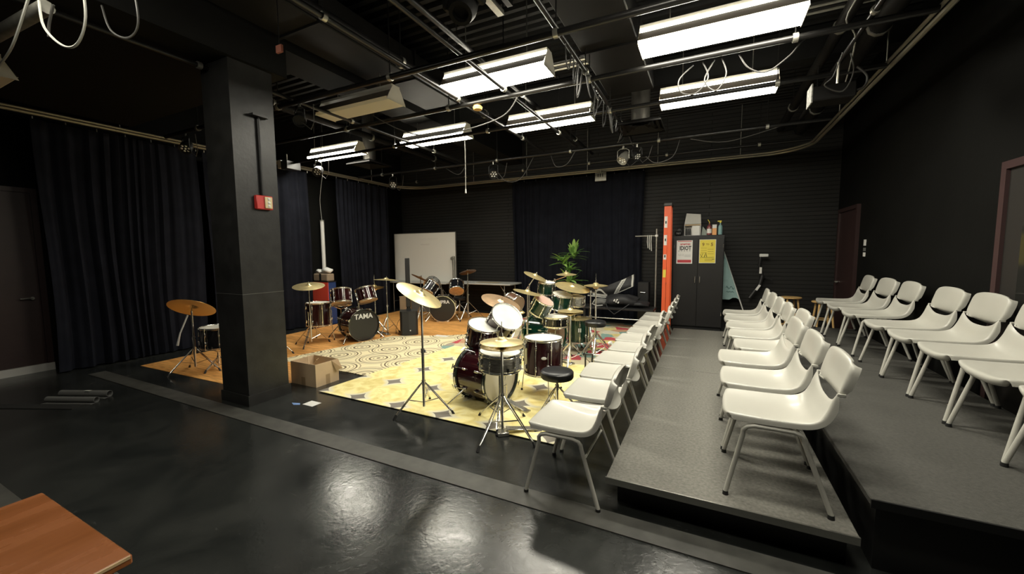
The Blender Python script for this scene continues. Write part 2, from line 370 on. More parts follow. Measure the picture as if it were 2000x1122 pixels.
# corrugated steel deck ceiling, ribs along X
G = []
y = YF-.1; prof = []
while y < YB+.2:
    prof += [(y, ZC), (y+.055, ZC), (y+.075, ZC+.05), (y+.13, ZC+.05)]; y += .15
mb = MB(); mb.grid([[(XL-.1, a, b), (XR+.1, a, b)] for a, b in prof], t=.02); struct(mb.build('ceiling', MATS['deck'], smooth=False))
# roof joists and beams (X direction beams, Y direction joists)
def beam(name, x0, x1, y0, y1, z0, z1, m, label, cat, group=None):
    o = MB().box(x0, x1, y0, y1, z0, z1, bev=.004).build(name, m, smooth=False); return tag(o, label, cat, group)
n = 0
for (nm, x0, x1, y0, y1, z0, z1) in (('trim_1', -8.1, 2.1, 2.15, 2.45, 3.95, 4.33), ('trim_2', -8.1, 2.1, 6.3, 6.5, 3.95, 4.33), ('trim_3', -4.65, -4.15, -2.6, 9.15, 3.75, 4.33), ('trim_4', -8.1, 2.1, -1.6, -1.3, 3.95, 4.33)):
    slab(nm, x0, x1, y0, y1, z0, z1, ceilM)
slab('trim_8', XL, -4.12, -2.6, 2.92, 3.44, 4.33, ceilM)
# column with plinth
slab('trim_5', -4.63, -4.17, 2.35, 2.78, 0, 4.3, colM)
slab('trim_6', -4.645, -4.155, 2.335, 2.795, 0, .11, colM)
mb = MB().box(-4.633, -4.166, 2.347, 2.783, 1.152, 1.156); struct(mb.build('trim_7', mat('paint_seam', (.12, .12, .11), .5)))
# doors
def door(nm, x, y0, y1, z1, face, fr, leaf, win=None, labelz=None):
    """door on a wall x=const; face=+1 looks to +X"""
    t = bpy.data.objects.new(nm, None); COL.objects.link(t); t.location = (x, y0, 0); struct(t)
    w = y1-y0; f = face
    def bx(mb, a0, a1, b0, b1, c0, c1): xs = sorted((a0*f, a1*f)); return mb.box(xs[0], xs[1], b0, b1, c0, c1)
    mb = MB(); bx(mb, 0, .05, 0, .06, 0, z1); bx(mb, 0, .05, w-.06, w, 0, z1); bx(mb, 0, .05, .06, w-.06, z1-.06, z1); mb.build('door_frame', fr, t, smooth=False)
    mb = MB(); bx(mb, .0, .025, .06, w-.06, .01, z1-.06); l = mb.build('door_leaf', leaf, t, smooth=False)
    if win:
        mb = MB(); bx(mb, .026, .032, *win); mb.build('door_glass', glassM, l, smooth=False)
    mb = MB(); mb.cyl((.03*f, w-.14, 1.0), (.075*f, w-.14, 1.0), .02); mb.tube([(.075*f, w-.14, 1.0), (.08*f, w-.25, 1.0)], .01); mb.build('door_handle', chromeD, l)
    return t
door('door_1', XL, .90, 2.02, 2.45, 1, maroon, maroon)
door('door_2', XR, 7.95, 8.95, 2.27, -1, maroon, maroon)
d3 = door('door_3', XR, 3.45, 4.56, 2.23, -1, maroonF, mat('dark_door', (.02, .018, .016), .5), (.25, .85, 1.0, 1.75))
slab('baseboard_left', XL, XL+.065, -2.5, 2.02, 0, .10, baseM)
slab('baseboard_back', XL, XR, YB-.02, YB, 0, .10, blackM)
# light closer box over the left door
t = thing('door_closer', 'pale door closer box above the left door', 'door closer', (XL+.05, 1.45, 2.28)); MB().box(0, .07, 0, .22, 0, .07, bev=.008).build('body', whiteP, t); MB().tube([(.05, .02, .03), (.12, -.2, .05)], .01).build('arm', galv, t)
# grey tape strips on the floor
tag(MB().box(-7.25, 2.0, 2.10, 2.27, 0, .006).build('floor_strip', stripM, smooth=False), 'long worn grey strip crossing the black floor in front of the rugs', 'floor strip')
tag(MB().box(-7.9, -2.3, .52, .77, 0, .005).build('floor_strip', stripM, smooth=False), 'grey floor strip at lower left, running in behind the brown cabinet', 'floor strip')

# ------------------------------------------------------------------ risers
def riser(x0, x1, y0, y1, z1, label):
    t = thing('riser_platform', label, 'platform', (x0, y0, 0)); w = x1-x0; d = y1-y0; mid = 4.85-y0
    MB().box(0, w, 0, mid-.007, z1-.035, z1, bev=.004).build('platform_deck', carpetM if z1 < .3 else carpetShade, t, smooth=False)
    MB().box(0, w, mid+.007, d, z1-.035, z1, bev=.004).build('platform_deck', carpetM if z1 < .3 else carpetShade, t, smooth=False)
    MB().box(-.003, w, -.012, -.001, z1-.036, z1+.003).build('edge_strip', chromeD if z1 < .3 else blackM, t, smooth=False)
    MB().box(.05, w-.02, .10, .12, 0, z1-.036).build('front_skirt', blackM, t, smooth=False)
    MB().box(.05, .07, .121, d-.02, 0, z1-.036).build('side_skirt', blackM, t, smooth=False)
    return t
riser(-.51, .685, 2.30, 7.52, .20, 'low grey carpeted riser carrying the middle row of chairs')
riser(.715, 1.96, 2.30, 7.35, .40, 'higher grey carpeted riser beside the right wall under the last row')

# ------------------------------------------------------------------ rugs
def rug(name, poly, z0, z1, m, label):
    return tag(MB().prism(poly, z0, z1).build(name, m, smooth=False), label, 'rug')
def wavy(p, q, n, amp, seed):
    r = random.Random(seed); out = []
    for i in range(n):
        t = i/n; out.append((p[0]+(q[0]-p[0])*t+r.uniform(-amp, amp), p[1]+(q[1]-p[1])*t+r.uniform(-amp, amp)))
    return out
rug('rug', [(-7.15, 2.60), (-4.50, 2.66), (-4.48, 3.8), (-4.15, 3.9), (-4.15, 8.83), (-7.55, 8.83), (-7.5, 8.2)], 0, .004, MATS['oakrug'], 'orange wood grain vinyl rug under the left and back drum kits')
rug('rug', [(-3.95, 5.2), (-.95, 4.85), (-.88, 8.68), (-3.9, 8.80)], .0048, .0103, MATS['patch'], 'patchwork rug of red, teal and cream shapes under the green drum kit')
cr = wavy((-5.62, 3.62), (-3.75, 3.60), 10, .008, 1)+wavy((-3.75, 3.6), (-3.75, 6.45), 8, .01, 2)+wavy((-3.75, 6.45), (-4.75, 5.9), 8, .03, 3)+wavy((-4.75, 5.9), (-5.3, 5.6), 4, .01, 4)+wavy((-5.3, 5.6), (-5.62, 3.62), 10, .015, 5)
rug('rug', cr, 0.0045, .010, MATS['circles'], 'cream rug with brown concentric rings in front of the dark red kit')
rug('rug', [(-3.90, 2.94), (-1.07, 2.90), (-1.0, 5.15), (-3.75, 5.42)], 0.0105, .0145, MATS['yellow'], 'yellow rug with grey concave diamonds under the front burgundy kit')

# ------------------------------------------------------------------ curtains and track
def curtain(label, axis, c, a0, a1, z0, z1, seed, pitch=.17, amp=.055, taper=0):
    r = random.Random(seed); L = abs(a1-a0); n = int(L/.018); ph = 0; off = []
    for i in range(n+1):
        ph += 2*pi*.018/(pitch*(1+.5*sin(i*.07+seed))); off.append((sin(ph)+.35*sin(ph*2.3+seed))*(.7+.3*sin(i*.031+seed*2)))
    rows = []
    zs = [z0+(z1-z0)*k/10 for k in range(11)]
    for k, zz in enumerate(zs):
        f = 1-.55*(k/10)**2; row = []
        for i in range(n+1):
            s = a0+(a1-a0)*i/n; o = c+off[i]*amp*f+.012*sin(i*.21+k*.6)*(1-k/10)
            s += .02*sin(k*.5+i*.05)
            row.append((o, s, zz) if axis == 'Y' else (s, o, zz))
        rows.append(row)
    zt = z1
    t = thing('stage_curtain', label, 'curtain', (0, 0, 0), 0, 'black velour curtains around the room')
    MB().grid(rows, t=.004).build('drape', velour, t)
    n = max(2, int(L/.3)); 
    for i in range(n+1):
        s = a0+(a1-a0)*i/n; s += .01 if i == 0 else (-.01 if i == n else 0)
        p = (c, s) if axis == 'Y' else (s, c)
        MB().tube([(p[0], p[1], z1-.005), (p[0], p[1], z1+.035)], .006).build('curtain_hook', galv, t)
    return t
curtain('black curtain at far left between the door and the column', 'Y', -7.68, 1.95, 3.75, .02, 3.28, 1)
curtain('black curtain on the left wall just right of the column', 'Y', -7.68, 3.85, 5.80, .02, 3.28, 2)
curtain('short black curtain near the whiteboard corner of the left wall', 'Y', -7.66, 6.50, 8.12, .02, 3.28, 3)
curtain('black curtain on the back wall behind the palm', 'X', 9.0, -4.40, -1.28, .02, 3.28, 4, amp=.04)
def arc(cx, cy, r, a0, a1, n, z): return [(cx+r*cos(a0+(a1-a0)*i/n), cy+r*sin(a0+(a1-a0)*i/n), z) for i in range(n+1)]
path = [(-7.68, -2.5, 3.35), (-7.68, 3, 3.35), (-7.68, 7.9, 3.35)]+arc(-6.88, 8.15, .8, pi, pi/2, 10, 3.35)+[(-3, 8.96, 3.35)]+arc(.85, 8.26, .7, pi/2, 0, 10, 3.35)+[(1.55, 5, 3.35), (1.55, -2.5, 3.35)]
t = thing('curtain_track', 'pale steel curtain track bending around three sides of the room', 'curtain track', (0, 0, 0))
MB().tube(path, .022, 8).build('track_rail', trackM, t)
MB().tube([(a*1.0+(.035 if a < -7 else (-.035 if a > 1 else 0)), b-(.04 if b > 8.5 else 0), c+.03) for a, b, c in path], .016, 8).build('track_rail', trackM, t)
for i, (a, b) in enumerate([(-7.68, v) for v in (1.2, 2.8, 4.4, 6, 7.6)]+[(v, 8.96) for v in (-5.5, -4, -2.5, -1, .5)]+[(1.55, v) for v in (7, 5.4, 3.8)]):
    MB().cyl((a, b, 3.37), (a, b, 4.34), .006).build('hanger_rod', galv, t)
# small grey junction plate hung on the back track
t = thing('junction_plate', 'small square grey plate hanging from the back curtain track', 'junction box', (-2.30, 8.86, 3.12)); MB().box(0, .25, 0, .03, 0, .19, bev=.006).build('plate', galv, t); MB().box(.11, .14, .01, .10, .19, .23).build('bracket', galv, t, smooth=False)
for k in range(3): MB().box(.06+.05*k, .08+.05*k, -.004, .0, .09, .16).build('socket', blackP, t)

# ------------------------------------------------------------------ ceiling services
def fixture(x0, y, label, on=True, z=3.40, ztop=ZC):
    L = 1.25; t = thing('fluorescent_light', label, 'ceiling light', (x0, y, z), 0, 'hanging fluorescent lights')
    w = .165
    MB().add([(0, -w, .03), (L, -w, .03), (L, -w+.03, 0), (0, -w+.03, 0), (0, w-.03, 0), (L, w-.03, 0), (L, w, .03), (0, w, .03)],
             [(0, 3, 2, 1), (3, 4, 5, 2), (4, 7, 6, 5), (0, 7, 4, 3), (1, 2, 5, 6)]).build('lens', {'dim': lensDim, 'half': lensHalf, True: lensOn}[on] if on else lensOff, t, smooth=False)
    mb = MB()
    for s in (-1, 1): mb.add([(0, s*w, .032), (L, s*w, .032), (L, s*.10, .125), (0, s*.10, .125), (0, s*(w-.006), .032), (L, s*(w-.006), .032), (L, s*.094, .125), (0, s*.094, .125)], [(0, 1, 2, 3), (4, 7, 6, 5), (0, 4, 5, 1), (3, 2, 6, 7)])
    mb.build('reflector', fixB, t, smooth=False)
    for xx in (-.004, L): MB().prism([(0, 0)]*0 or [(-w, .0), (w, .0), (.095, .13), (.05, .20), (-.05, .20), (-.095, .13)], 0, .006, Matrix.Translation((xx, 0, 0)) @ Matrix(((0, 0, 1, 0), (1, 0, 0, 0), (0, 1, 0, 0), (0, 0, 0, 1)))).build('end_plate', fixW, t, smooth=False)
    MB().box(0, L, -.07, .07, .178, .205).build('channel', fixW, t, smooth=False)
    if on:
        for s in (-1, 1): MB().cyl((.02, s*.078, .151), (L-.02, s*.078, .151), .021, n=10).build('tube', tubeOn, t)
    for xx in (.25, L-.25): MB().cyl((xx, 0, .20), (xx, 0, ztop-z), .005, n=6).build('hanger_rod', galv, t)
    return t
for x0, y, lab, on in ((-.62, 4.0, 'lit fluorescent light nearest the camera, at top right', True), (-2.76, 3.96, 'lit fluorescent light at top centre, second from right in the near row', True),
    (-4.74, 3.9, 'unlit fluorescent light with cream lens beside the column', False), (-.60, 5.56, 'lit fluorescent light over the far end of the risers', True),
    (-2.74, 5.56, 'lit fluorescent light above the green drum kit, far row', True), (-4.72, 5.5, 'lit fluorescent light above the ringed rug, far row', True), (-7.0, 5.45, 'lit fluorescent light at far left of the far row, over the curtain', True),
    (-.60, .82, 'fluorescent light directly above the camera', 'half'), (-.60, 2.40, 'fluorescent light above the front of the risers, over the camera', True), (-4.10, .85, 'fluorescent light above the floor left of the camera', 'half'),
    (-7.22, 1.30, 'unlit fluorescent light under the soffit at the upper left corner', False)):
    fixture(x0, y, lab, on, 3.23 if x0 == -7.22 else 3.40, 3.44 if x0 == -7.22 else (3.80 if x0 in (-4.74, -4.10) else (3.95 if y == 2.40 else ZC)))
def pipe(p, q, r, label, m=pipeM, rods=3, cat='pipe', name='rigging_pipe', group='black rigging pipes under the ceiling', ztop=ZC):
    t = thing(name, label, cat, p, 0, group); P = Vector(p); Q = Vector(q)-P
    MB().cyl((0, 0, 0), Q, r, n=12).build('tube', m, t)
    for k in range(rods):
        u = Q*((k+.5)/rods); MB().cyl(u+Vector((0, 0, r)), (u.x, u.y, ztop-P.z), .006, n=6).build('hanger_rod', pipeM, t)
        MB().lathe([(r+.001, -.02), (r+.012, -.02), (r+.012, .02), (r+.001, .02)], 10, Matrix.Translation(u) @ align(Q), close=True).build('pipe_clamp', galv, t)
    return t
pipe((-7.4, 3.22, 3.34), (1.5, 3.22, 3.34), .028, 'black pipe crossing the room in front of the near lights', rods=5)
pipe((-7.4, 4.24, 3.355), (1.5, 4.24, 3.355), .026, 'black pipe crossing just behind the near row of lights', rods=5)
pipe((-7.4, 5.22, 3.34), (1.5, 5.22, 3.34), .025, 'black pipe crossing just before the far row of lights', rods=5)
pipe((-7.4, 6.92, 3.34), (1.45, 6.92, 3.34), .024, 'black pipe crossing behind the far row of lights', rods=6)
pipe((-7.3, 8.0, 3.34), (1.45, 8.0, 3.34), .022, 'black pipe crossing nearest the back wall', rods=6)
for x, lab in ((-2.12, 'black pipe running back from the top centre over the near lit lamp'), (-2.74, 'black pipe running back beside the cable bundle, left of centre'), (-4.5, 'black pipe running back right of the column'), (-1.18, 'black pipe running back that carries the cable bundles'), (1.10, 'black pipe running back over the higher riser')):
    pipe((x, -.5, 3.395), (x, 6.9, 3.395), .022, lab, rods=4, ztop={-1.18: 3.62, 1.10: 3.72}.get(x, ZC))
# heavier service pipes higher up
pipe((-3.05, -1, 3.62), (-3.05, 6.2, 3.62), .05, 'thick black service pipe high up, left of the top centre', ductM, rods=4)
pipe((1.42, -1, 3.72), (1.42, 8.9, 3.72), .09, 'thick black service pipe above the right curtain track', ductM, rods=4)
pipe((1.12, -1, 3.78), (1.12, 8.9, 3.78), .06, 'thinner black service pipe left of the thick one at upper right', ductM, rods=4)
pipe((-2.35, -1, 3.72), (-2.35, 8.8, 3.72), .03, 'slim black conduit pipe high up near the top centre', pipeM, rods=4)
pipe((-5.9, 1.0, 3.80), (-5.9, 8.8, 3.80), .06, 'black service pipe high up over the left kits', ductM, rods=4)
pipe((-6.9, 1.05, 3.27), (-4.15, 1.18, 3.27), .045, 'bright steel pipe at the upper left corner', galv, rods=0)
# ducts
def duct(x0, x1, y0, y1, z0, z1, label):
    t = thing('air_duct', label, 'duct', (x0, y0, z0)); w = x1-x0; l = y1-y0; h = z1-z0
    MB().box(0, w, 0, l, 0, h, bev=.01).build('duct_body', ductM, t, smooth=False)
    k = 1.2
    while k < l: MB().box(-.02, w+.02, k, k+.03, -.02, h+.02).build('duct_flange', ductM, t, smooth=False); k += 1.4
    return t
duct(-1.25, -.68, -1.2, 5.5, 3.62, 3.92, 'wide black air duct running back between the near lamps')
duct(-4.05, -3.45, -1.2, 5.2, 3.80, 4.12, 'black air duct running back to the right of the column top')
duct(-2.02, -1.45, -1.2, 3.0, 3.72, 4.0, 'short black duct at the top centre of the room')
# trays of parallel conduits across
t = thing('conduit_bank', 'bank of four parallel grey conduits crossing between the lamp rows', 'conduits', (-3.6, 4.78, 3.86))
for k in range(4): MB().cyl((0, k*.06, 0), (5.4, k*.06, 0), .014, n=8).build('conduit', galv if k % 2 else pipeM, t)
for k in range(3): MB().box(.6+k*2, .64+k*2, -.03, .21, .014, .04).build('strut', galv, t, smooth=False)
for k in range(3): MB().cyl((.62+k*2, .09, .04), (.62+k*2, .09, ZC-3.86), .005).build('hanger_rod', galv, t)
t = thing('strut_channel', 'pale steel strut rail running back at the top centre', 'strut rail', (-1.72, 1.2, 3.62)); MB().box(0, .06, 0, 2.05, 0, .04).build('channel', galv, t, smooth=False); MB().box(.12, .17, 0, 2.0, .02, .06).build('channel', pipeM, t, smooth=False); MB().cyl((.03, 1.9, .04), (.03, 1.9, ZC-3.62), .006).build('hanger_rod', galv, t)
# diffusers
def diffuser(x, y, z, label, r=.13):
    t = thing('air_diffuser', label, 'air vent', (x, y, z), 0, 'square air diffusers')
    mb = MB()
    def ring(s, zz): return [(-s, -s, zz), (s, -s, zz), (s, s, zz), (-s, s, zz)]
    vs = ring(.31, 0)+ring(.31, .02)+ring(.17, .09); mb.add(vs, [(0, 1, 5, 4), (1, 2, 6, 5), (2, 3, 7, 6), (3, 0, 4, 7), (4, 5, 9, 8), (5, 6, 10, 9), (6, 7, 11, 10), (7, 4, 8, 11)]); mb.build('diffuser_cone', ductM, t, smooth=False)
    for k, s in enumerate((.27, .19, .11)):
        vs = ring(s, .005+.01*k)+ring(s-.05, .035+.01*k); MB().add(vs, [(0, 1, 5, 4), (1, 2, 6, 5), (2, 3, 7, 6), (3, 0, 4, 7)]).build('vane', ductM, t, smooth=False)
    MB().lathe([(r, .085), (r, 1.03)], 24).build('round_duct', mat('duct_sleeve', (.10, .095, .085), .35, metal=.6), t)
    return t
diffuser(-.93, 6.10, 3.32, 'square black air diffuser on a round duct left of the far right lamp')
diffuser(-6.15, 6.05, 3.32, 'square black air diffuser above the short left curtain', .12)
# stage lamps
def par(x, y, z, aim, label, body=blackM, s=1.0, led=True):
    t = thing('stage_light', label, 'stage light', (x, y, z), 0, 'small stage lights hanging from the pipes')
    MB().tube([(0, 0, .0), (0, 0, .05)], .018).build('clamp', chromeD, t)
    MB().tube([(-.10*s, 0, -.17*s), (-.10*s, 0, -.03), (-.05*s, 0, 0), (.05*s, 0, 0), (.10*s, 0, -.03), (.10*s, 0, -.17*s)], .007).build('yoke', body, t)
    R = Matrix.Translation((0, 0, -.17*s)) @ align(aim); b = MB().lathe([(.0, -.14*s), (.05*s, -.14*s), (.085*s, -.05*s), (.09*s, .06*s), (.085*s, .06*s), (.08*s, .03*s), (0, .03*s)], 20, R).build('lamp_body', body, t)
    if led:
        for i in range(7):
            a = 2*pi*i/6; q = 0 if i == 6 else .05*s
            MB().lathe([(0, .045*s), (.016*s, .035*s), (.018*s, .032*s)], 8, R @ Matrix.Translation((q*cos(a), q*sin(a), 0))).build('led_lens', whiteP, b)
    MB().tube([(0.02, .0, -.20*s), (.1*s, .08, -.3*s), (.22*s, .05, -.22*s), (.3*s, 0, 0)], .005, 6).build('power_lead', cableG, t)
    return t
par(-6.86, 3.22, 3.27, (.4, -.5, -.6), 'stage light beside the left edge of the column, at the track', s=.9)
par(-4.35, 3.22, 3.27, (.5, -.5, -.6), 'stage light hanging right of the column top', s=.8, led=False)
par(-6.62, 5.22, 3.28, (.4, -.7, -.5), 'round LED stage light in front of the far left lamp')
par(-6.35, 6.92, 3.27, (.4, -.7, -.5), 'LED stage light below the left air diffuser')
par(-3.8, 6.92, 3.27, (.5, -.6, -.6), 'LED stage light hanging in the middle of the back pipe')
par(-1.32, 6.92, 3.27, (-.3, -.5, -.7), 'silver stage light hanging below the right air diffuser', body=galv, s=.95)
par(-1.10, 6.92, 3.27, (.5, -.5, -.6), 'LED stage light right of the silver one', s=.8)
t = thing('projector', 'black projector box on the left track beside the column', 'projector', (-7.45, 5.05, 3.20)); MB().box(0, .18, 0, .30, 0, .16, bev=.01).build('body', blackP, t); MB().box(-.1, -.002, .0, .16, .02, .18, bev=.01).build('side_box', whiteP, t); MB().cyl((.0, .3, .08), (.0, .36, .08), .04).build('lens', glassM, t); MB().cyl((.05, .1, .16), (.05, .1, .3), .012).build('bracket', galv, t)
t = thing('moving_head_light', 'black moving head stage light at the top edge of the picture', 'stage light', (-1.56, 2.45, 3.46))
MB().box(-.15, .15, -.12, .12, .0, .12, bev=.02).build('base', ductM, t); MB().cyl((0, 0, .12), (0, 0, .26), .02).build('clamp', chromeD, t)
for s in (-1, 1): MB().box(s*.13-.025, s*.13+.025, -.05, .05, -.22, .0, bev=.015).build('yoke_arm', ductM, t)
MB().lathe([(0, -.15), (.06, -.15), (.095, -.08), (.1, .06), (.08, .13), (.055, .13), (.05, .10), (0, .10)], 24, Matrix.Translation((0, 0, -.19)) @ align((.1, -.5, -.8))).build('lamp_head', ductM, t)
# box with papers at right rig
t = thing('dimmer_box', 'dark dimmer box with a pale label hanging at upper right', 'dimmer box', (.88, 4.95, 3.02)); MB().box(0, .34, 0, .24, 0, .14, bev=.01).build('body', ductM, t, smooth=False); MB().box(-.012, -.001, .0, .22, -.01, .17).build('paper_label', mat('printed_label', (.22, .22, .20), .7, noise=.6, nscale=30), t, smooth=False)  # paper label toned darker, speckle stands for its printed pattern
MB().tube([(.21, .1, .14), (.21, .1, .37)], .012).build('bracket', galv, t)
# cables
def cable(pts, label, m=cableG, r=.006, group='loose cables hanging from the rig'):
    P = [Vector(p) for p in pts]; out = []
    for i in range(len(P)-1):
        a = P[max(i-1, 0)]; b = P[i]; c = P[i+1]; d = P[min(i+2, len(P)-1)]
        for k in range(6):
            u = k/6; out.append(.5*((2*b)+(c-a)*u+(2*a-5*b+4*c-d)*u*u+(3*b-a-3*c+d)*u**3))
    out.append(P[-1]); o = MB().tube(out, r, 6).build('cable', m); return tag(o, label, 'cable', group)
cable([(-4.95, 1.1, 2.98), (-4.5, 1.09, 3.05), (-4.15, 1.1, 3.28)], 'white cable sweeping from the left edge up to the steel pipe', cableW, .008)
cable([(-4.12, 1.14, 3.28), (-4.08, 1.14, 3.1), (-3.95, 1.18, 2.97), (-3.78, 1.2, 2.95), (-3.62, 1.2, 3.08), (-3.58, 1.18, 3.34)], 'white cable hanging in a deep loop at upper left', cableW, .008)
cable([(-3.95, 1.4, 3.34), (-3.85, 1.4, 3.15), (-3.66, 1.42, 3.06), (-3.5, 1.42, 3.12), (-3.48, 1.4, 3.36)], 'grey cable hanging in a smaller loop beside the white loops', cableG, .007)
cable([(-4.10, 1.2, 3.28), (-4.2, 1.2, 3.18), (-4.23, 1.2, 3.1)], 'short grey cable end with pale plug at upper left', cableG, .009)
# long drooping cable from rig centre
cable([(-3.9, 3.9, 3.32), (-3.55, 4.0, 3.12), (-3.2, 4.1, 3.02), (-2.75, 4.2, 3.04), (-2.2, 4.24, 3.14), (-2.0, 4.25, 3.34)], 'long grey cable drooping below the near centre lamp', cableG, .007)
cable([(-4.9, 6.9, 3.3), (-4.6, 6.9, 3.15), (-4.45, 6.93, 3.3)], 'short cable loop on the back pipe above the whiteboard')
cable([(-3.68, 6.9, 3.1), (-3.5, 6.9, 2.92), (-3.2, 6.9, 2.95), (-2.95, 6.92, 3.32)], 'cable sagging from the middle back stage light')
cable([(-2.6, 6.9, 3.3), (-2.5, 6.9, 3.1), (-2.3, 6.9, 3.12), (-2.15, 6.9, 3.32)], 'cable loop with plugs on the back pipe right of centre')
cable([(-.95, 6.9, 3.1), (-.8, 6.88, 2.98), (-.55, 6.88, 3.05), (-.45, 6.9, 3.3)], 'cable loop right of the silver stage light')
cable([(-.3, 6.92, 3.3), (.2, 6.94, 3.2), (.9, 6.92, 3.33)], 'cable sagging along the right part of the back pipe')
cable([(-.18, 4.3, 3.32), (-.3, 4.28, 3.2), (-.28, 4.28, 3.08), (-.15, 4.28, 3.05), (-.05, 4.3, 3.18), (-.1, 4.3, 3.33)], 'grey coil loop hanging below the near right lamp, left one')
cable([(.0, 4.3, 3.33), (-.08, 4.3, 3.16), (.02, 4.3, 3.05), (.1, 4.3, 3.18), (.06, 4.3, 3.33)], 'grey coil loop hanging below the near right lamp, right one')
cable([(.2, 4.3, 3.33), (.28, 4.3, 3.2), (.42, 4.3, 3.14), (.58, 4.3, 3.24), (.7, 4.3, 3.36), (.95, 4.3, 3.42)], 'thin cable with red tip looping under the near right lamp')
cable([(1.3, 5.8, 3.3), (1.1, 4.6, 3.38), (.95, 4.2, 3.45), (1.1, 3.4, 3.6)], 'pale cable crossing at the upper right rig', cableW, .006)
cable([(1.05, 4.75, 3.36), (1.0, 4.8, 3.18), (.95, 4.85, 3.12), (1.1, 4.9, 3.06), (1.16, 4.85, 3.2), (1.12, 4.8, 3.36)], 'grey cable knot hanging at the upper right box')
cable([(1.22, 5.0, 3.3), (1.3, 5.0, 3.2), (1.28, 5.0, 3.1), (1.18, 5.0, 3.08)], 'curled grey cable end right of the dimmer box', cableG, .01)
cr_ = random.Random(3)
for k in range(16):
    y0 = 3.5+k*.2+cr_.uniform(-.05, .05); dx = cr_.uniform(-.14, .12); dz = cr_.uniform(.06, .28); w = cr_.uniform(.08, .25)
    cable([(-1.18, y0, 3.41), (-1.18+dx*.7, y0+w*.2, 3.34-dz*.7), (-1.18+dx, y0+w*.5, 3.34-dz), (-1.18+dx*.5, y0+w*.8, 3.34-dz*.6), (-1.18, y0+w, 3.41)], 'tangled cable loop hanging from the pipe between the two lit lamps', cr_.choice([cableG, cableG, cableK, cableK]), cr_.uniform(.004, .008), 'tangle of cable loops on the centre pipe')
for x, y, lab in ((-3.62, 6.2, 'vertical drop rod with small bulb end near the back centre'),):
    t = thing('drop_cord', 'thin hanging cord with a small pale end weight above the back wall', 'cord', (-3.35, 5.22, 2.47)); MB().cyl((0, 0, .06), (0, 0, .86), .006).build('cord', galv, t); MB().cyl((0, 0, 0), (0, 0, .06), .014, .009).build('end_weight', whiteP, t)
tag(MB().lathe([(0, -.03), (.05, -.02), (.06, .01), (.03, .04), (0, .05)], 16, Matrix.Translation((-2.55, 4.27, 3.30))).build('smoke_detector', amberM), 'small amber round sensor below the near centre lamp', 'sensor')
t = thing('exit_marker', 'small reddish tag hanging from the ceiling right of the column', 'tag', (-3.35, 2.32, 3.28)); MB().box(-.035, .035, -.01, .01, 0, .06).build('plate', mat('dull_red', (.35, .12, .08), .5), t, smooth=False); MB().cyl((0, 0, .06), (0, 0, .66), .004).build('cord', pipeM, t)

# ------------------------------------------------------------------ fire alarm and conduit on the column (face x = -4.17)
t = thing('fire_alarm', 'red fire alarm with white strobe on the column', 'fire alarm', (-4.17, 2.52, 2.02))
MB().box(0, .045, 0, .17, 0, .14, bev=.006).build('housing', redM, t); MB().box(.0455, .06, .08, .155, .012, .128, bev=.004).build('strobe_panel', mat('strobe_cream', (.7, .6, .35), .4), t)
for k in range(3): MB().lathe([(0, .012), (.012, .008), (.016, 0)], 12, Matrix.Translation((.06, .118, .035+.036*k)) @ align((1, 0, 0))).build('strobe_lens', whiteP, t)
t = thing('wall_conduit', 'black conduit running down the column to the red alarm', 'conduit', (-4.15, 2.60, 2.165)); MB().cyl((0, 0, 0), (0, 0, .78), .014).build('tube', blackM, t); MB().box(-.02, .05, -.08, .08, .78, .80).build('bracket', blackM, t, smooth=False)

# ------------------------------------------------------------------ chairs
def interp(st, v):
    k = v*(len(st)-1); i = min(int(k), len(st)-2); u = k-i
    g = lambda j: st[max(0, min(len(st)-1, j))]; out = []
    for a, b, c, d in zip(g(i-1), g(i), g(i+1), g(i+2)): out.append(.5*((2*b)+(c-a)*u+(2*a-5*b+4*c-d)*u*u+(3*b-a-3*c+d)*u**3))
    return out
US = [-1, -.975, -.95, -.925, -.90, -.87, -.82, -.74, -.62, -.48, -.32, -.16, 0]; US = US+[-q for q in reversed(US[:-1])]
def shell(st, nv, p, flange, f0=0):
    """curved shell whose side rims turn away from the sitter"""
    G = []; sm = lambda q: q*q*(3-2*q)
    for i in range(nv+1):
        v = i/nv; xc, zc, xs, zs, hw = interp(st, v); A = interp(st, max(0, v-.02)); B = interp(st, min(1, v+.02))
        tx, tz = B[2]-A[2], B[3]-A[3]; l = math.hypot(tx, tz) or 1; tx /= l; tz /= l; row = []
        fd = flange*min(1, f0+v/.35)*min(1, (1-v)/.3+.25)
        for u in US:
            q = abs(u); m = min(1, q/.93); w = m**p; e = max(0, (q-.88)/.12); r = e**1.5
            row.append((xc+(xs-xc)*w+tz*fd*r, math.copysign(hw*(m if q < .93 else 1+.02*(q-.93)/.07), u), zc+(zs-zc)*w-tx*fd*r))
        G.append(row)
    return G
seat_st = [(-.234, .392, -.206, .405, .172), (-.252, .405, -.226, .420, .200), (-.258, .428, -.236, .446, .214), (-.242, .444, -.226, .460, .225), (-.19, .440, -.18, .463, .231), (-.08, .428, -.08, .463, .236), (.04, .418, .045, .466, .238), (.115, .418, .130, .474, .238), (.165, .436, .178, .500, .237), (.196, .475, .204, .548, .235), (.213, .522, .218, .590, .232), (.225, .548, .228, .620, .229), (.240, .563, .240, .640, .224)]
back_st = [(.302, .574, .246, .618, .178), (.282, .590, .244, .626, .198), (.268, .608, .247, .638, .214), (.260, .645, .256, .670, .225), (.264, .695, .270, .716, .228), (.270, .745, .282, .758, .226), (.276, .786, .290, .780, .216), (.283, .808, .294, .792, .200), (.295, .817, .301, .799, .180), (.312, .812, .312, .797, .164)]
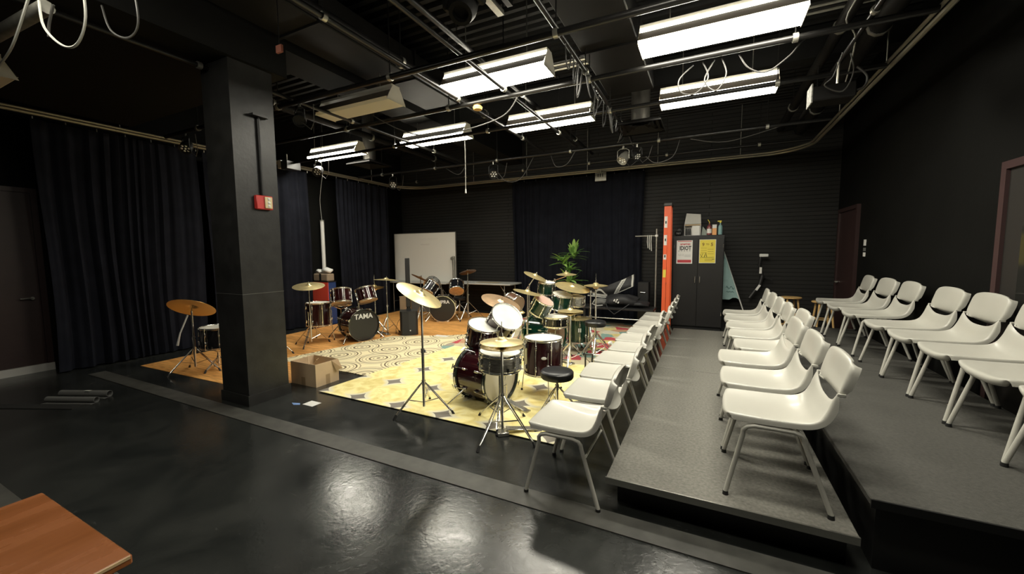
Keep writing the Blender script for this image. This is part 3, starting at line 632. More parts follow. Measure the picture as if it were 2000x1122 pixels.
def make_chair(label):
    t = thing('stacking_chair', label, 'chair', (0, 0, 0), 0)
    MB().grid(shell(seat_st, 44, 3.0, .038, .35), t=.006).build('seat', plasticM, t, ang=60)
    MB().grid(shell(back_st, 26, 2.6, .040), t=.006).build('backrest', plasticM, t, ang=60)
    for s in (-1, 1):
        for f in (-1, 1):
            if f < 0: pts = [(-.232, s*.262, .018), (-.158, s*.222, .345), (-.157, s*.228, .375), (-.140, s*.231, .397), (-.107, s*.232, .407), (0, s*.232, .407)]
            else: pts = [(.238, s*.262, .018), (.122, s*.222, .345), (.118, s*.228, .375), (.102, s*.231, .397), (.070, s*.232, .407), (0, s*.232, .407)]
            l = MB().tube(pts, .0128, 10).build('leg', legM, t)
            MB().cyl((pts[0][0], pts[0][1], 0), (pts[0][0], pts[0][1], .022), .016, .014, 10).build('foot_cap', rubber, l)
        MB().box(.238, .275, s*.226-.004, s*.226+.005, .622, .640, bev=.003).build('side_clip', legM, t)
    for xx in (-.10, .06): MB().cyl((xx, -.21, .404), (xx, .21, .404), .009, n=8).build('crossbar', legM, t)
    MB().cyl((.14, -.224, .29), (.14, .224, .29), .008, n=8).build('crossbar', legM, t)
    return t
proto = make_chair('x'); used = [False]
def place(x, y, z, rz, label, group):
    t = proto if not used[0] else dup(proto); used[0] = True
    t.location = (x, y, z); t.rotation_euler = (0, 0, rz); t['label'] = label; t['group'] = group
ORD = ['first', 'second', 'third', 'fourth', 'fifth', 'sixth', 'seventh', 'eighth', 'ninth', 'tenth']
def chair_labels(n, where):
    L = []
    for i in range(n):
        if i == 0: L.append('white chair %s, nearest the camera' % where)
        elif i == n-1: L.append('white chair %s, farthest from the camera' % where)
        else: L.append('white chair %s, %s counting from the camera' % (where, ORD[i]))
    return L
row1 = [2.50, 3.10, 3.62, 4.14, 4.68, 5.20, 5.72, 6.25, 6.80, 7.32]
row2 = [2.67, 3.24, 3.84, 4.42, 4.97, 5.52, 6.08, 6.70]
row3 = [2.70, 3.24, 3.80, 4.36, 4.93, 5.70, 6.32, 6.98]
for i, (y, lab) in enumerate(zip(row1, chair_labels(10, 'of the floor row beside the low riser'))):
    place(-.78+(.03 if i in (1, 4) else 0)+(.04 if i > 5 else 0), y, 0, rad([0, 1, 4, -2, 1, 0, 2, -1, 0, 1][i]), lab, 'chairs in the front row on the floor')
for i, (y, lab) in enumerate(zip(row2, chair_labels(8, 'on the low riser'))):
    place(.365+(.12 if i > 2 else 0)+(.03 if i == 3 else 0), y, .20, rad([-1, 0, 1, 2, -2, 0, 1, -1][i]), lab, 'chairs in the middle row on the low riser')
for i, (y, lab) in enumerate(zip(row3, chair_labels(8, 'of the last row by the right wall'))):
    place(1.68, y, .40, rad([0, 1, -1, 0, 1, 0, 2, -3][i]), lab.replace('white', 'grey'), 'chairs in the last row by the right wall')

# ------------------------------------------------------------------ drum hardware
def drum(name, label, cat, r, h, shellm, top, bot, M, lugs=6, hoop=chrome, group=None, badge=None, hoopw=.02, n=36, lugm=chrome, rods=True):
    t = thing(name, label, cat, M=M, group=group)
    MB().lathe([(r, .004), (r, h-.004), (r-.006, h-.004), (r-.006, .004)], n, close=True).build('drum_shell', shellm, t)
    MB().disc(r+.002, h, n).disc(r+.002, h-.004, n, up=False).build('batter_head', top, t, smooth=False)
    MB().disc(r+.002, 0, n, up=False).disc(r+.002, .004, n).build('resonant_head', bot, t, smooth=False)
    for z0, z1 in ((h-hoopw*.6, h+hoopw*.5), (-hoopw*.5, hoopw*.6)):
        MB().lathe([(r+.003, z0), (r+.013, z0), (r+.015, z0+.003), (r+.012, z0+.006), (r+.012, z1-.004), (r+.015, z1), (r+.005, z1), (r+.003, z1-.004)], n, close=True).build('hoop', hoop, t)
    for i in range(lugs):
        a = 2*pi*(i+.5)/lugs; R = rotz(a); mb = MB()
        if h > .2:
            for zc in (h-.075, .075): mb.box(r, r+.022, -.010, .010, zc-.028, zc+.028, R, bev=.006)
            mb.tube([(r+.018, 0, -.008), (r+.018, 0, h+.008)], .0055, 6, R)
        else:
            mb.box(r, r+.02, -.009, .009, h*.5-.03, h*.5+.03, R, bev=.005); mb.tube([(r+.016, 0, -.008), (r+.016, 0, h+.008)], .004, 6, R)
        mb.build('lug', lugm, t)
    if badge is not None:
        for a in badge: 
            R = rotz(a) @ Matrix.Translation((r-.001, 0, h*.52)) @ Matrix.Rotation(rad(90), 4, 'Y'); MB().lathe([(0, .006), (.014, .006), (.022, .003), (.024, 0)], 16, R @ Matrix.Diagonal((.7, 1.2, 1, 1))).build('badge', whiteP, t)
    return t
def tom_legs(t, angs, z0, r):
    for a in angs:
        l = MB().tube([(cos(a)*(r+.03), sin(a)*(r+.03), .26), (cos(a)*(r+.03), sin(a)*(r+.03), -.02), (cos(a)*(r+.06), sin(a)*(r+.06), .03-z0)], .006, 8).build('leg', chrome, t)
        MB().cyl((cos(a)*(r+.06), sin(a)*(r+.06), -z0), (cos(a)*(r+.06), sin(a)*(r+.06), .035-z0), .013, .010, 8).build('rubber_foot', rubber, l)
        MB().box(r+.001, r+.042, -.015, .015, .09, .13, rotz(a), bev=.004).build('leg_bracket', chrome, t)
def place_M(p, nrm=(0, 0, 1), spin=0): return Matrix.Translation(p) @ align(nrm) @ rotz(spin)
def double_leg(mb, a, b, w=.012):
    a = Vector(a); b = Vector(b); s = (b-a).cross(Vector((0, 0, 1))); s = s.normalized()*w if s.length > 1e-5 else Vector((w, 0, 0))
    mid = a.lerp(b, .5)
    for q in (-1, 1): mb.tube([a, a.lerp(b, .12)+s*q*.7, mid+s*q*.8, a.lerp(b, .88)+s*q*.6, b], .0055, 6)
def tripod(t, ang, R, hc, hb=None, m=chrome, bases=None, nm='leg', foot=.014):
    """three double-braced legs; collar height hc, brace height hb"""
    hb = hb if hb is not None else hc*.35
    for k in range(3):
        a = ang[k] if isinstance(ang, (list, tuple)) else ang+2*pi*k/3
        rr = R[k] if isinstance(R, (list, tuple)) else R
        e = Vector((cos(a)*rr, sin(a)*rr, .028)); s = Vector((cos(a)*.018, sin(a)*.018, hc)); mb = MB(); double_leg(mb, s, e)
        l = mb.build(nm, m, t)
        MB().cyl(e+Vector((cos(a)*.014, sin(a)*.014, -.028)), e+Vector((-cos(a)*.01, -sin(a)*.01, .015)), foot, foot*.7, 10).build('rubber_foot', rubber, l)
        m2 = MB(); mid = s.lerp(e, .52); m2.tube([(cos(a)*.015, sin(a)*.015, hb), mid], .0055, 6); m2.build('brace', m, l)
    MB().cyl((0, 0, hc-.025), (0, 0, hc+.02), .020, n=12).build('collar', m, t)
def cymbal_mesh(r):
    p = [(0, .024*r/.22+.008), (.012, .032), (.028, .028), (.045, .012), (.052, .006)]
    k = 8
    for i in range(1, k+1): q = i/k; p.append((.052+(r-.052)*q, .006-.020*q**1.3))
    return p+[(r, -.0155)]+[(a, b-.0016) for a, b in reversed(p)]
def cymbal(t, r, M, m=brass, nm='cymbal'):
    p = cymbal_mesh(r); p[0] = (0.004, p[0][1]); p[-1] = (.004, p[-1][1])
    return MB().lathe(p, 48, M, close=True).build(nm, m, t, ang=50)
def cymbal_stand(label, x, y, h, r, nrm, ang=.4, R=.33, hc=.34, m=brass, boom=None, z0=0, group='cymbal stands', off=(0, 0), hard=chrome, hb=None):
    """h: cymbal height. boom: (dx,dy,zpivot) pivot on the pole, arm up to the cymbal"""
    t = thing('cymbal_stand', label, 'cymbal stand', (x, y, z0), 0, group)
    tripod(t, ang, R, hc, m=hard, hb=hb)
    top = h-.05 if boom is None else boom
    MB().cyl((0, 0, .06), (0, 0, max(hc+.1, top*.55)), .0145, n=12).build('lower_tube', hard, t)
    MB().cyl((0, 0, max(hc+.1, top*.55)), (0, 0, top), .0105, n=12).build('upper_tube', hard, t)
    MB().cyl((0, 0, max(hc+.1, top*.55)-.02), (0, 0, max(hc+.1, top*.55)+.02), .019, n=12).box(.0, .035, -.006, .006, max(hc+.1, top*.55)-.012, max(hc+.1, top*.55)+.012).build('height_clamp', hard, t)
    c = Vector((off[0], off[1], h)); N = Vector(nrm).normalized()
    if boom is not None:
        a = c-N*.04; p = Vector((0, 0, boom)); d = (p-a).normalized(); MB().tube([p+d*.16, p, a], .008, 8).build('boom_arm', hard, t); MB().cyl((0, 0, boom-.02), (0, 0, boom+.025), .017).build('boom_clamp', hard, t)
    else: MB().tube([(0, 0, top), c-N*.025], .007, 8).build('tilter', hard, t)
    MB().cyl(c-N*.04, c+N*.06, .004, n=8).cyl(c+N*.036, c+N*.05, .012, n=8).build('wing_nut', hard, t)
    MB().cyl(c+N*.026, c+N*.036, .014, n=12).build('felt', rubber, t)
    cymbal(t, r, Matrix.Translation(c) @ align(N), m)
    return t
def hi_hat(label, x, y, h, r=.178, ang=.5, R=.30, rod=.16, pedal=0, gap=.05, m=brass, hc=.30, flip=False):
    t = thing('hi_hat_stand', label, 'hi-hat', (x, y, 0), 0, 'hi-hat stands')
    tripod(t, ang, R, hc, m=chrome)
    MB().cyl((0, 0, .03), (0, 0, h-.06), .0125, n=12).build('lower_tube', chrome, t); MB().cyl((0, 0, h-.06), (0, 0, h+rod), .0035, n=8).build('pull_rod', chrome, t)
    MB().cyl((0, 0, h-.075), (0, 0, h-.05), .022, .012, 12).build('cup', rubber, t); MB().cyl((0, 0, h+.035), (0, 0, h+.065), .014, .010, 12).build('clutch', chrome, t)
    cymbal(t, r, Matrix.Translation((0, 0, h)), m, 'top_cymbal'); cymbal(t, r, Matrix.Translation((0, 0, h-gap)) @ Matrix.Rotation(pi, 4, 'X'), m, 'bottom_cymbal')
    P = rotz(pedal); q = MB().box(.03, .30, -.035, .035, .02, .032, P @ Matrix.Translation((0, 0, .03)) @ Matrix.Rotation(rad(6), 4, 'Y'), bev=.004).build('pedal_board', chromeD, t)
    MB().box(-.05, .05, -.05, .05, 0, .035, P, bev=.006).build('pedal_frame', chromeD, t); MB().box(.27, .34, -.045, .045, 0, .015, P).build('heel_plate', chromeD, t)
    return t
def snare_stand(label, x, y, h, R=.24, ang=.2, r=.17, hc=.24):
    t = thing('snare_stand', label, 'drum stand', (x, y, 0), 0, 'snare drum stands'); tripod(t, ang, R, hc)
    MB().cyl((0, 0, .05), (0, 0, h-.06), .012, n=12).build('lower_tube', chrome, t)
    for k in range(3):
        a = ang+.5+2*pi*k/3; l = MB().tube([(0, 0, h-.07), (cos(a)*r*.9, sin(a)*r*.9, h-.012), (cos(a)*(r+.02), sin(a)*(r+.02), h+.0), (cos(a)*(r+.026), sin(a)*(r+.026), h+.03)], .006, 8).build('basket_arm', chrome, t)
        MB().cyl((cos(a)*(r+.026), sin(a)*(r+.026), h+.02), (cos(a)*(r+.026), sin(a)*(r+.026), h+.045), .010, n=8).build('rubber_tip', rubber, l)
    return t
def throne(label, x, y, h, r=.16, ang=.3, pole=.013):
    t = thing('drum_throne', label, 'stool', (x, y, 0), 0, 'drum thrones'); tripod(t, ang, .27, h*.62, hb=.10)
    MB().cyl((0, 0, .08), (0, 0, h-.085), pole, n=12).build('post', chrome, t)
    MB().lathe([(0, h), (r*.8, h), (r-.012, h-.006), (r, h-.02), (r, h-.065), (r-.01, h-.08), (0, h-.08)], 40).build('seat', padM, t)
    MB().box(-.06, .06, -.06, .06, h-.092, h-.081).build('seat_plate', blackM, t)
    return t
def bass_drum(label, cf, nf, r, L, shellm, front, batter, hoopm, logo=None, inlay=chrome, tom=True, lsize=.11, lugs=8, back=None):
    """cf: centre of front head; nf: horizontal facing direction"""
    nf = Vector(nf).normalized(); base = Vector(cf)-nf*L
    # local z = nf, local y = up
    xx = Vector((0, 0, 1)).cross(nf).normalized(); R = Matrix(((xx.x, 0, nf.x, base.x), (xx.y, 0, nf.y, base.y), (0, 1, 0, base.z), (0, 0, 0, 1)))
    R[0][1] = 0; R[1][1] = 0; R[2][1] = 1; R[2][0] = 0; R[2][2] = 0
    t = thing('bass_drum', label, 'bass drum', M=R)
    MB().lathe([(r-.01, .01), (r-.01, L-.01), (r-.018, L-.01), (r-.018, .01)], 48, close=True).build('drum_shell', shellm, t)
    fh = MB().disc(r-.006, L-.012, 48).disc(r-.006, L-.016, 48, up=False).build('front_head', front, t, smooth=False)
    bh = MB().disc(r-.006, .012, 48, up=False).disc(r-.006, .016, 48).build('batter_head', batter, t, smooth=False)
    for z0, z1 in ((L-.028, L+.012), (-.012, .028)):
        MB().lathe([(r-.004, z0), (r+.008, z0), (r+.008, z1), (r-.004, z1)], 48, close=True).build('hoop', hoopm, t)
        MB().lathe([(r+.0082, z0+.013), (r+.0095, z0+.013), (r+.0095, z0+.027), (r+.0082, z0+.027)], 48, close=True).build('hoop_inlay', inlay, t)
    for i in range(lugs):
        a = 2*pi*(i+.5)/lugs; Q = rotz(a)
        for zc, d in ((L-.12, 1), (.12, -1)):
            mb = MB(); mb.box(r-.01, r+.014, -.010, .010, zc-.03, zc+.03, Q, bev=.006); mb.tube([(r+.014, 0, zc), (r+.02, 0, zc+d*.14)], .0045, 6, Q); mb.box(r+.004, r+.03, -.014, .014, zc+d*.115-.008, zc+d*.115+.008, Q)
            mb.tube([(r+.02, -.026, zc+d*.145), (r+.02, .026, zc+d*.145)], .006, 6, Q)
            mb.build('claw', chrome, t)
    for s in (-1, 1):
        a = rad(-28) if s > 0 else rad(208); p = Vector((cos(a)*(r), sin(a)*(r), L*.72)); e = Vector((s*(r+.10), -base.z+.012, L*.98))
        sp = MB().tube([p*.98, p+Vector((s*.02, 0, 0)), e], [.016, .009, .008], 10).build('spur', chrome, t); MB().cyl(e, e+Vector((s*.004, -.010, 0)), .014, n=8).build('rubber_foot', rubber, sp)
    if tom: MB().cyl((0, r-.02, L*.55), (0, r+.13, L*.55), .014, n=12).cyl((0, r-.02, L*.55), (0, r+.01, L*.55), .03, n=12).build('tom_post', chrome, t)
    if logo: text(logo, lsize, whiteP, 'logo', fh, Matrix.Translation((0, r*.42, L-.0115)), ext=.0006, sx=1.0, bold=.003)
    return t
def tom_arm(parent_label, p, q):
    pass

# ---- kit D: front burgundy kit
kD = 'burgundy kit'
bass_drum('burgundy bass drum with cream batter head, nearest kit', (-2.27, 3.60, .272), (-.975, .22, 0), .262, .42, burg, headB, mat('cream_drumhead', (.62, .58, .46), .45), hoopBlk, tom=True)
drum('tom_drum', 'burgundy tom with white head on the left of the nearest kit', 'drum', .178, .235, burg, headW, headC, place_M((-2.235, 3.76, .54), (.27, -.14, .95), .3), 6, group='toms')
drum('tom_drum', 'burgundy tom with white head tipped steeply toward its player', 'drum', .170, .225, burg, headW, headC, place_M((-2.11, 3.94, .70), (.62, -.36, .68), .1), 6, group='toms')
t = drum('floor_tom', 'burgundy floor tom with oval white badge, behind the black throne', 'drum', .198, .375, burg, headW, headC, place_M((-1.575, 3.95, .258), (0, 0, 1), rad(22.5)), 8, group='floor toms', badge=[rad(91.5)])
tom_legs(t, (rad(-142), rad(-22), rad(102)), 0.258, 0.198)
drum('snare_drum', 'ribbed steel snare drum beneath the front hi-hat', 'drum', .178, .145, sparkle, headW, headC, place_M((-1.66, 3.10, .52), (.06, -.02, 1)), 10, group='snare drums', hoopw=.024)
snare_stand('chrome snare stand carrying the ribbed steel snare', -1.66, 3.10, .51, ang=.9)
hi_hat('hi-hat on a chrome tripod in front of the burgundy kit', -1.53, 2.90, .82, .182, ang=[rad(-96), rad(-15), rad(125)], R=[.34, .34, .28], pedal=rad(38), hc=.34, gap=.065)
cymbal_stand('cymbal stand with large pale ride cymbal, standing alone left of the burgundy kit', -2.45, 3.0, 1.165, .235, (.49, .12, .86), ang=[rad(-117), rad(12), rad(118)], R=[.29, .30, .31], hc=.30, off=(-.03, .02))
cymbal_stand('cymbal stand with pinkish crash cymbal behind the tipped burgundy tom', -2.52, 4.60, .935, .26, (.37, -.05, .93), ang=.2, R=.28, m=brassR, off=(.17, -.15), boom=.82)
throne('black round drum throne beside the front row chair', -1.255, 3.50, .44, .158, ang=[rad(-115), rad(5), rad(120)])
t = thing('bass_pedal', 'chrome bass drum pedal with beater at the burgundy bass drum', 'drum pedal', (-1.80, 3.46, .015), rad(-12))
MB().box(-.04, .02, -.06, .06, 0, .012).box(.23, .30, -.035, .035, 0, .012).build('base_plate', chromeD, t); MB().box(.02, .27, -.032, .032, -.005, .005, Matrix.Translation((0, 0, .07)) @ Matrix.Rotation(rad(12), 4, 'Y'), bev=.003).build('foot_board', chromeD, t)
MB().cyl((-.02, -.055, 0), (-.02, -.055, .2), .008).cyl((-.02, .055, 0), (-.02, .055, .2), .008).cyl((-.02, -.06, .19), (-.02, .06, .19), .007).build('frame', chrome, t); MB().tube([(-.02, 0, .19), (.03, 0, .34)], .004).cyl((.03, 0, .35), (.07, 0, .37), .024).build('beater', whiteP, t)

# ---- kit B: dark red kit facing right, logo on front head
bass_drum('dark red bass drum with TAMA lettering on its black head', (-5.46, 5.10, .288), (.99, -.30, 0), .28, .42, wine, headB, headC, hoopBlk, logo='TAMA', inlay=chrome, lsize=.125)
drum('tom_drum', 'dark red tom on the left above the TAMA bass drum', 'drum', .158, .235, wine, headW, headC, place_M((-5.75, 4.88, .70), (-.27, .18, .94), .2), 6, group='toms')
drum('tom_drum', 'dark red tom on the right above the TAMA bass drum', 'drum', .162, .235, wine, headW, headC, place_M((-5.54, 5.28, .70), (-.37, .05, .93), .2), 6, group='toms')
t = drum('floor_tom', 'dark red floor tom left of the TAMA bass drum', 'drum', .195, .40, wine, headW, headC, place_M((-6.25, 4.80, .29)), 8, group='floor toms')
tom_legs(t, (rad(-150), rad(-25), rad(95)), 0.29, 0.195)
cymbal_stand('cymbal stand with gold cymbal in front of the dark red floor tom', -6.05, 4.48, 1.03, .25, (.14, -.15, .97), ang=[rad(-60), rad(75), rad(195)], R=.30, hc=.33, off=(0, 0))
hi_hat('hi-hat between the dark red kit and the black curtain', -5.75, 5.66, .93, .175, ang=.3, R=.25, rod=.22)
cymbal_stand('cymbal stand with flat gold crash to the right of the dark red kit', -5.50, 5.72, 1.07, .23, (.02, .06, 1), ang=[rad(-75), rad(80), rad(185)], R=.26)
snare_stand('chrome snare stand behind the dark red bass drum', -6.25, 5.28, .58, ang=.3)
drum('snare_drum', 'snare drum mostly hidden behind the dark red kit', 'drum', .175, .13, blackL, headW, headC, place_M((-6.25, 5.28, .59)), 8, group='snare drums')

# ---- kit C: black kit at the back left
bass_drum('black bass drum with SUPRA lettering, chrome hoops, by the whiteboard', (-5.36, 7.30, .298), (.52, -.85, 0), .288, .40, blackL, headB, headC, chrome, logo='SUPRA', inlay=chrome, lsize=.105)
drum('tom_drum', 'black tom left above the SUPRA bass drum, leaning left', 'drum', .150, .235, blackL, headW, brassR, place_M((-5.70, 7.22, .68), (.22, .60, .76), .2), 6, group='toms')
drum('tom_drum', 'black tom right above the SUPRA bass drum, bottom head showing', 'drum', .155, .225, blackL, headW, brassR, place_M((-5.04, 7.40, .71), (-.35, .55, .72), .2), 6, group='toms')
cymbal_stand('cymbal stand with dark cymbal at the left of the black kit', -5.95, 7.28, 1.0, .22, (.24, .40, .89), ang=.8, R=.27, m=brassD, hard=chromeD)
cymbal_stand('cymbal stand with dark cymbal at the right of the black kit', -4.98, 7.78, 1.13, .20, (-.32, .14, .94), ang=[rad(-95), rad(45), rad(160)], R=[.3, .38, .25], m=brassD, hard=chromeD, hc=.42)
drum('snare_drum', 'snare drum tipped up behind the left black tom', 'drum', .175, .12, mat('grey_shell', (.2, .2, .19), .4), headW, mat('grey_head', (.45, .44, .40), .5), place_M((-5.86, 7.55, .80), (-.2, .85, .35)), 8, group='snare drums')
snare_stand('chrome stand holding the tipped snare of the black kit', -5.84, 7.58, .72, ang=.3)
throne('black drum throne behind the SUPRA bass drum', -5.4, 8.05, .5, .15)

# ---- kit E: green kit
bass_drum('green bass drum with chrome hoop of the middle kit', (-2.42, 5.66, .305), (-.97, .22, 0), .28, .42, greenL, headB, headC, mat('green_hoop', (.01, .06, .035), .25), inlay=chrome)
drum('tom_drum', 'green tom with pinkish head tipped up on the middle kit', 'drum', .142, .22, greenL, mat('pink_drumhead', (.52, .34, .28), .4), headC, place_M((-2.25, 5.43, .665), (.51, -.10, .86), .2), 6, group='toms')
drum('tom_drum', 'green tom behind the pinkish tom on the middle kit', 'drum', .150, .22, greenL, headW, headC, place_M((-2.02, 5.78, .70), (.20, -.12, .95), .2), 6, group='toms')
drum('tom_drum', 'small green tom farthest back on the middle kit', 'drum', .125, .18, greenL, headW, headC, place_M((-2.32, 5.95, .90), (.12, -.10, .98), .2), 6, group='toms')
t = drum('floor_tom', 'green floor tom with square badge by the raised throne', 'drum', .175, .36, greenL, headW, headB, place_M((-1.80, 6.02, .155)), 8, hoop=chrome, group='floor toms')
tom_legs(t, (rad(-100), rad(20), rad(140)), 0.155, 0.175)
MB().box(.0, .006, -.022, .022, -.03, .03, rotz(rad(112)) @ Matrix.Translation((.176, 0, .2))).build('badge', whiteP, t, smooth=False)
t = thing('loose_cymbal', 'gold cymbal lying flat on the green floor tom', 'cymbal', (-1.79, 6.0, .535)); cymbal(t, .20, Matrix.Identity(4))
drum('snare_drum', 'chrome and black snare drum in front of the green kit', 'drum', .178, .135, blackL, headW, headC, place_M((-2.0, 5.50, .475), (.03, -.03, 1)), 10, group='snare drums', hoopw=.024)
snare_stand('chrome snare stand carrying the black snare of the green kit', -2.0, 5.50, .465, ang=.4)
hi_hat('hi-hat standing right in front of the green kit', -1.66, 5.16, .77, .175, ang=[rad(-80), rad(30), rad(150)], R=.28, rod=.02, pedal=rad(150), m=brass)
drum('snare_drum', 'steel snare drum behind the large ride of the green kit', 'drum', .150, .14, sparkle, headW, headC, place_M((-1.86, 5.98, .73), (.05, -.05, 1)), 8, group='snare drums')
snare_stand('chrome stand carrying the steel snare of the green kit', -1.86, 5.98+.0, .72, ang=1.2, r=.145, R=.2)
cymbal_stand('cymbal stand with wide ride cymbal in the centre of the green kit', -1.72, 6.42, 1.03, .27, (.24, -.12, .96), ang=.9, R=.3, boom=.9, off=(-.13, -.56))
cymbal_stand('cymbal stand with small splash cymbal above the green kit', -2.34, 6.40, 1.21, .165, (.02, -.06, 1), ang=.2, R=.28, boom=1.08, off=(.29, -.25))
cymbal_stand('cymbal stand with crash tipped down at the upper left of the green kit', -2.62, 5.95, 1.19, .19, (.40, .01, .92), ang=.5, R=.27, boom=1.02, off=(.16, -.12))
cymbal_stand('cymbal stand with thin crash at the left of the green kit', -2.34, 5.25, .99, .21, (.22, .06, .97), ang=.8, R=.26, off=(0, 0))
hi_hat('tall hi-hat at the right of the green kit near the bench', -1.52, 5.98, 1.06, .18, ang=.1, R=.27, rod=.17, gap=.035)
throne('black round throne raised high in front of the green kit', -1.42, 5.58, .575, .150, ang=.6)
drum('tom_drum', 'wood coloured drum lying on its side left of the green kit', 'drum', .13, .2, mat('brown_shell', (.10, .05, .03), .3), mat('tan_head', (.35, .26, .17), .5), headC, place_M((-2.72, 5.72, .72), (-.85, .30, .25), .2), 6, group='toms')
cymbal_stand('bare chrome stand holding the side turned drum of the green kit', -2.62, 5.66, .60, .02, (0, 0, 1), ang=.4, R=.24)
# double pedal near chairs
t = thing('bass_pedal', 'black double chain pedal with felt beater near the front row chairs', 'drum pedal', (-1.22, 4.92, .015), rad(20))
for o in (-.1, .12):
    MB().box(o-.05, o+.05, -.13, .16, 0, .014, bev=.003).build('base_plate', blackM, t); MB().box(o-.03, o+.03, -.12, .12, -.005, .006, Matrix.Translation((0, 0, .06)) @ Matrix.Rotation(rad(-10), 4, 'X'), bev=.003).build('foot_board', blackM, t)
    MB().cyl((o-.045, .1, 0), (o-.045, .1, .22), .011).cyl((o+.045, .1, 0), (o+.045, .1, .22), .011).cyl((o-.05, .1, .21), (o+.05, .1, .21), .009).build('frame', blackM, t)
MB().cyl((-.05, .1, .21), (.07, .1, .21), .007).build('drive_shaft', chrome, t); MB().tube([(.12, .1, .21), (.16, .02, .38)], .004).cyl((.145, .03, .375), (.175, .01, .39), .026).build('beater', whiteP, t)

# ---- kit A: pieces behind/left of the column
cymbal_stand('cymbal stand with tilted gold cymbal left of the column', -6.13, 2.80, .865, .265, (-.30, .44, .85), ang=[rad(-92), rad(25), rad(170)], R=[.30, .32, .26], hc=.31, m=mat('gold_bronze', (.82, .55, .22), .3, metal=.65), off=(-.02, .02))
tag(MB().tube([(-6.17, 2.77, .76), (-6.24, 2.70, .52), (-6.28, 2.68, .36)], [.010, .010, .016], 8).build('drum_rod', whiteP), 'loose bright rod hanging from the tilted cymbal stand', 'rod')
drum('snare_drum', 'black drum on a stand between the tilted cymbal and the column', 'drum', .185, .27, blackL, headW, headC, place_M((-5.93, 2.98, .315), (.02, 0, 1)), 8, group='snare drums')
snare_stand('chrome stand under the black drum left of the column', -5.93, 2.98, .305, ang=.8, R=.2, hc=.17)
t = thing('tom_holder', 'chrome post with clamps peeking out left of the column', 'tom holder', (-5.66, 3.02, 0)); MB().cyl((0, 0, 0), (0, 0, .8), .011).build('post', chrome, t); MB().cyl((-.03, 0, .60), (.03, 0, .60), .02).cyl((-.03, 0, .74), (.03, 0, .74), .024).cyl((-.03, 0, .36), (.03, 0, .36), .02).build('clamp', chrome, t); MB().cyl((0, 0, 0), (0, 0, .02), .03).build('rubber_foot', rubber, t)
t = cymbal_stand('low stand behind the column with one foot showing at its right', -5.98, 3.72, .62, .02, (0, 0, 1), ang=[rad(52), rad(170), rad(290)], R=.30, hc=.36)

# ------------------------------------------------------------------ column speaker
t = thing('column_speaker', 'black column loudspeaker on a subwoofer in front of the whiteboard', 'loudspeaker', (-5.15, 5.92, .012), rad(42))
MB().prism([(-.165, -.13), (-.13, -.17), (0, -.185), (.13, -.17), (.165, -.13), (.165, .18), (-.165, .18)], 0, .45).build('subwoofer', blackP, t, smooth=False)
MB().prism([(-.15, -.137), (-.125, -.172), (0, -.188), (.125, -.172), (.15, -.137), (.15, -.12), (-.15, -.12)], .06, .43).build('grille', mat('speaker_grille', (.02, .02, .021), .55, bump=.3, bscale=300), t, smooth=False)
MB().cyl((0, .02, .45), (0, .02, .56), .035).box(-.04, .04, -.02, .06, .45, .49).build('pole_socket', blackP, t)
MB().box(-.043, .043, -.03, .05, .52, 1.46, bev=.008).build('array_column', blackP, t)
MB().lathe([(0, .004), (.01, .004), (.012, 0)], 12, Matrix.Translation((.02, -.187, .09)) @ align((0, -1, 0))).build('logo', whiteP, t)
cable([(-5.36, 6.03, .1), (-5.45, 6.0, .25), (-5.50, 5.95, .1), (-5.42, 5.85, .015), (-5.36, 5.79, .015)], 'black cable curling beside the column speaker', cableK, .004, None)

# ------------------------------------------------------------------ cardboard box with sticks
t = thing('cardboard_box', 'open cardboard box holding drumsticks beside the column', 'cardboard box', (-4.49, 3.03, 0))
w, d, h = .44, .32, .27
MB().box(0, w, 0, .006, 0, h).box(0, w, d-.006, d, 0, h).box(0, .006, .006, d-.006, 0, h).box(w-.006, w, .006, d-.006, 0, h).box(0.006, w-.006, .006, d-.006, 0, .006).build('box_walls', cardM, t, smooth=False)
MB().add([(w+.001, .22, h), (w+.001, d-.005, h), (w+.06, d+.01, h-.12), (w+.03, .26, h-.13)], [(0, 1, 2, 3), (3, 2, 1, 0)]).build('flap', cardD, t, smooth=False)
MB().box(w*.42, w*.58, -.001, .0, 0, .10).build('packing_tape', cardD, t, smooth=False); MB().box(w, w+.001, d*.42, d*.6, .0, .12).build('packing_tape', cardD, t, smooth=False)
for i, (a, b, c, e) in enumerate(((.08, .07, .30, .15), (.12, .16, .34, .10), (.20, .10, .05, .2))):
    tag(MB().cyl((-4.49+a, 3.03+b, .012), (-4.49+c, 3.03+e, .30), .008, .005, 8).build('drumstick', mat('hickory', (.62, .45, .26), .5)), ['drumstick standing in the box, left one', 'drumstick standing in the box, middle one', 'drumstick standing in the box, crossing toward the column'][i], 'drumstick', 'drumsticks in the cardboard box')
tag(MB().box(-3.73, -3.58, 2.62, 2.73, .0, .002, None).build('paper_scrap', whitePaper, smooth=False), 'white scrap of paper on the black floor near the column', 'paper')
tag(MB().prism([(-3.87, 2.60), (-3.78, 2.63), (-3.74, 2.60), (-3.80, 2.57)], 0, .002).build('paper_scrap', mat('blue_paper', (.18, .3, .6), .5), smooth=False), 'small blue scrap on the black floor beside the white paper', 'paper')
tag(MB().box(-4.57, -4.30, 5.93, 6.04, .0105, .013).build('paper_sheet', whitePaper, smooth=False), 'white sheet lying on the ringed rug right of the speaker', 'paper')

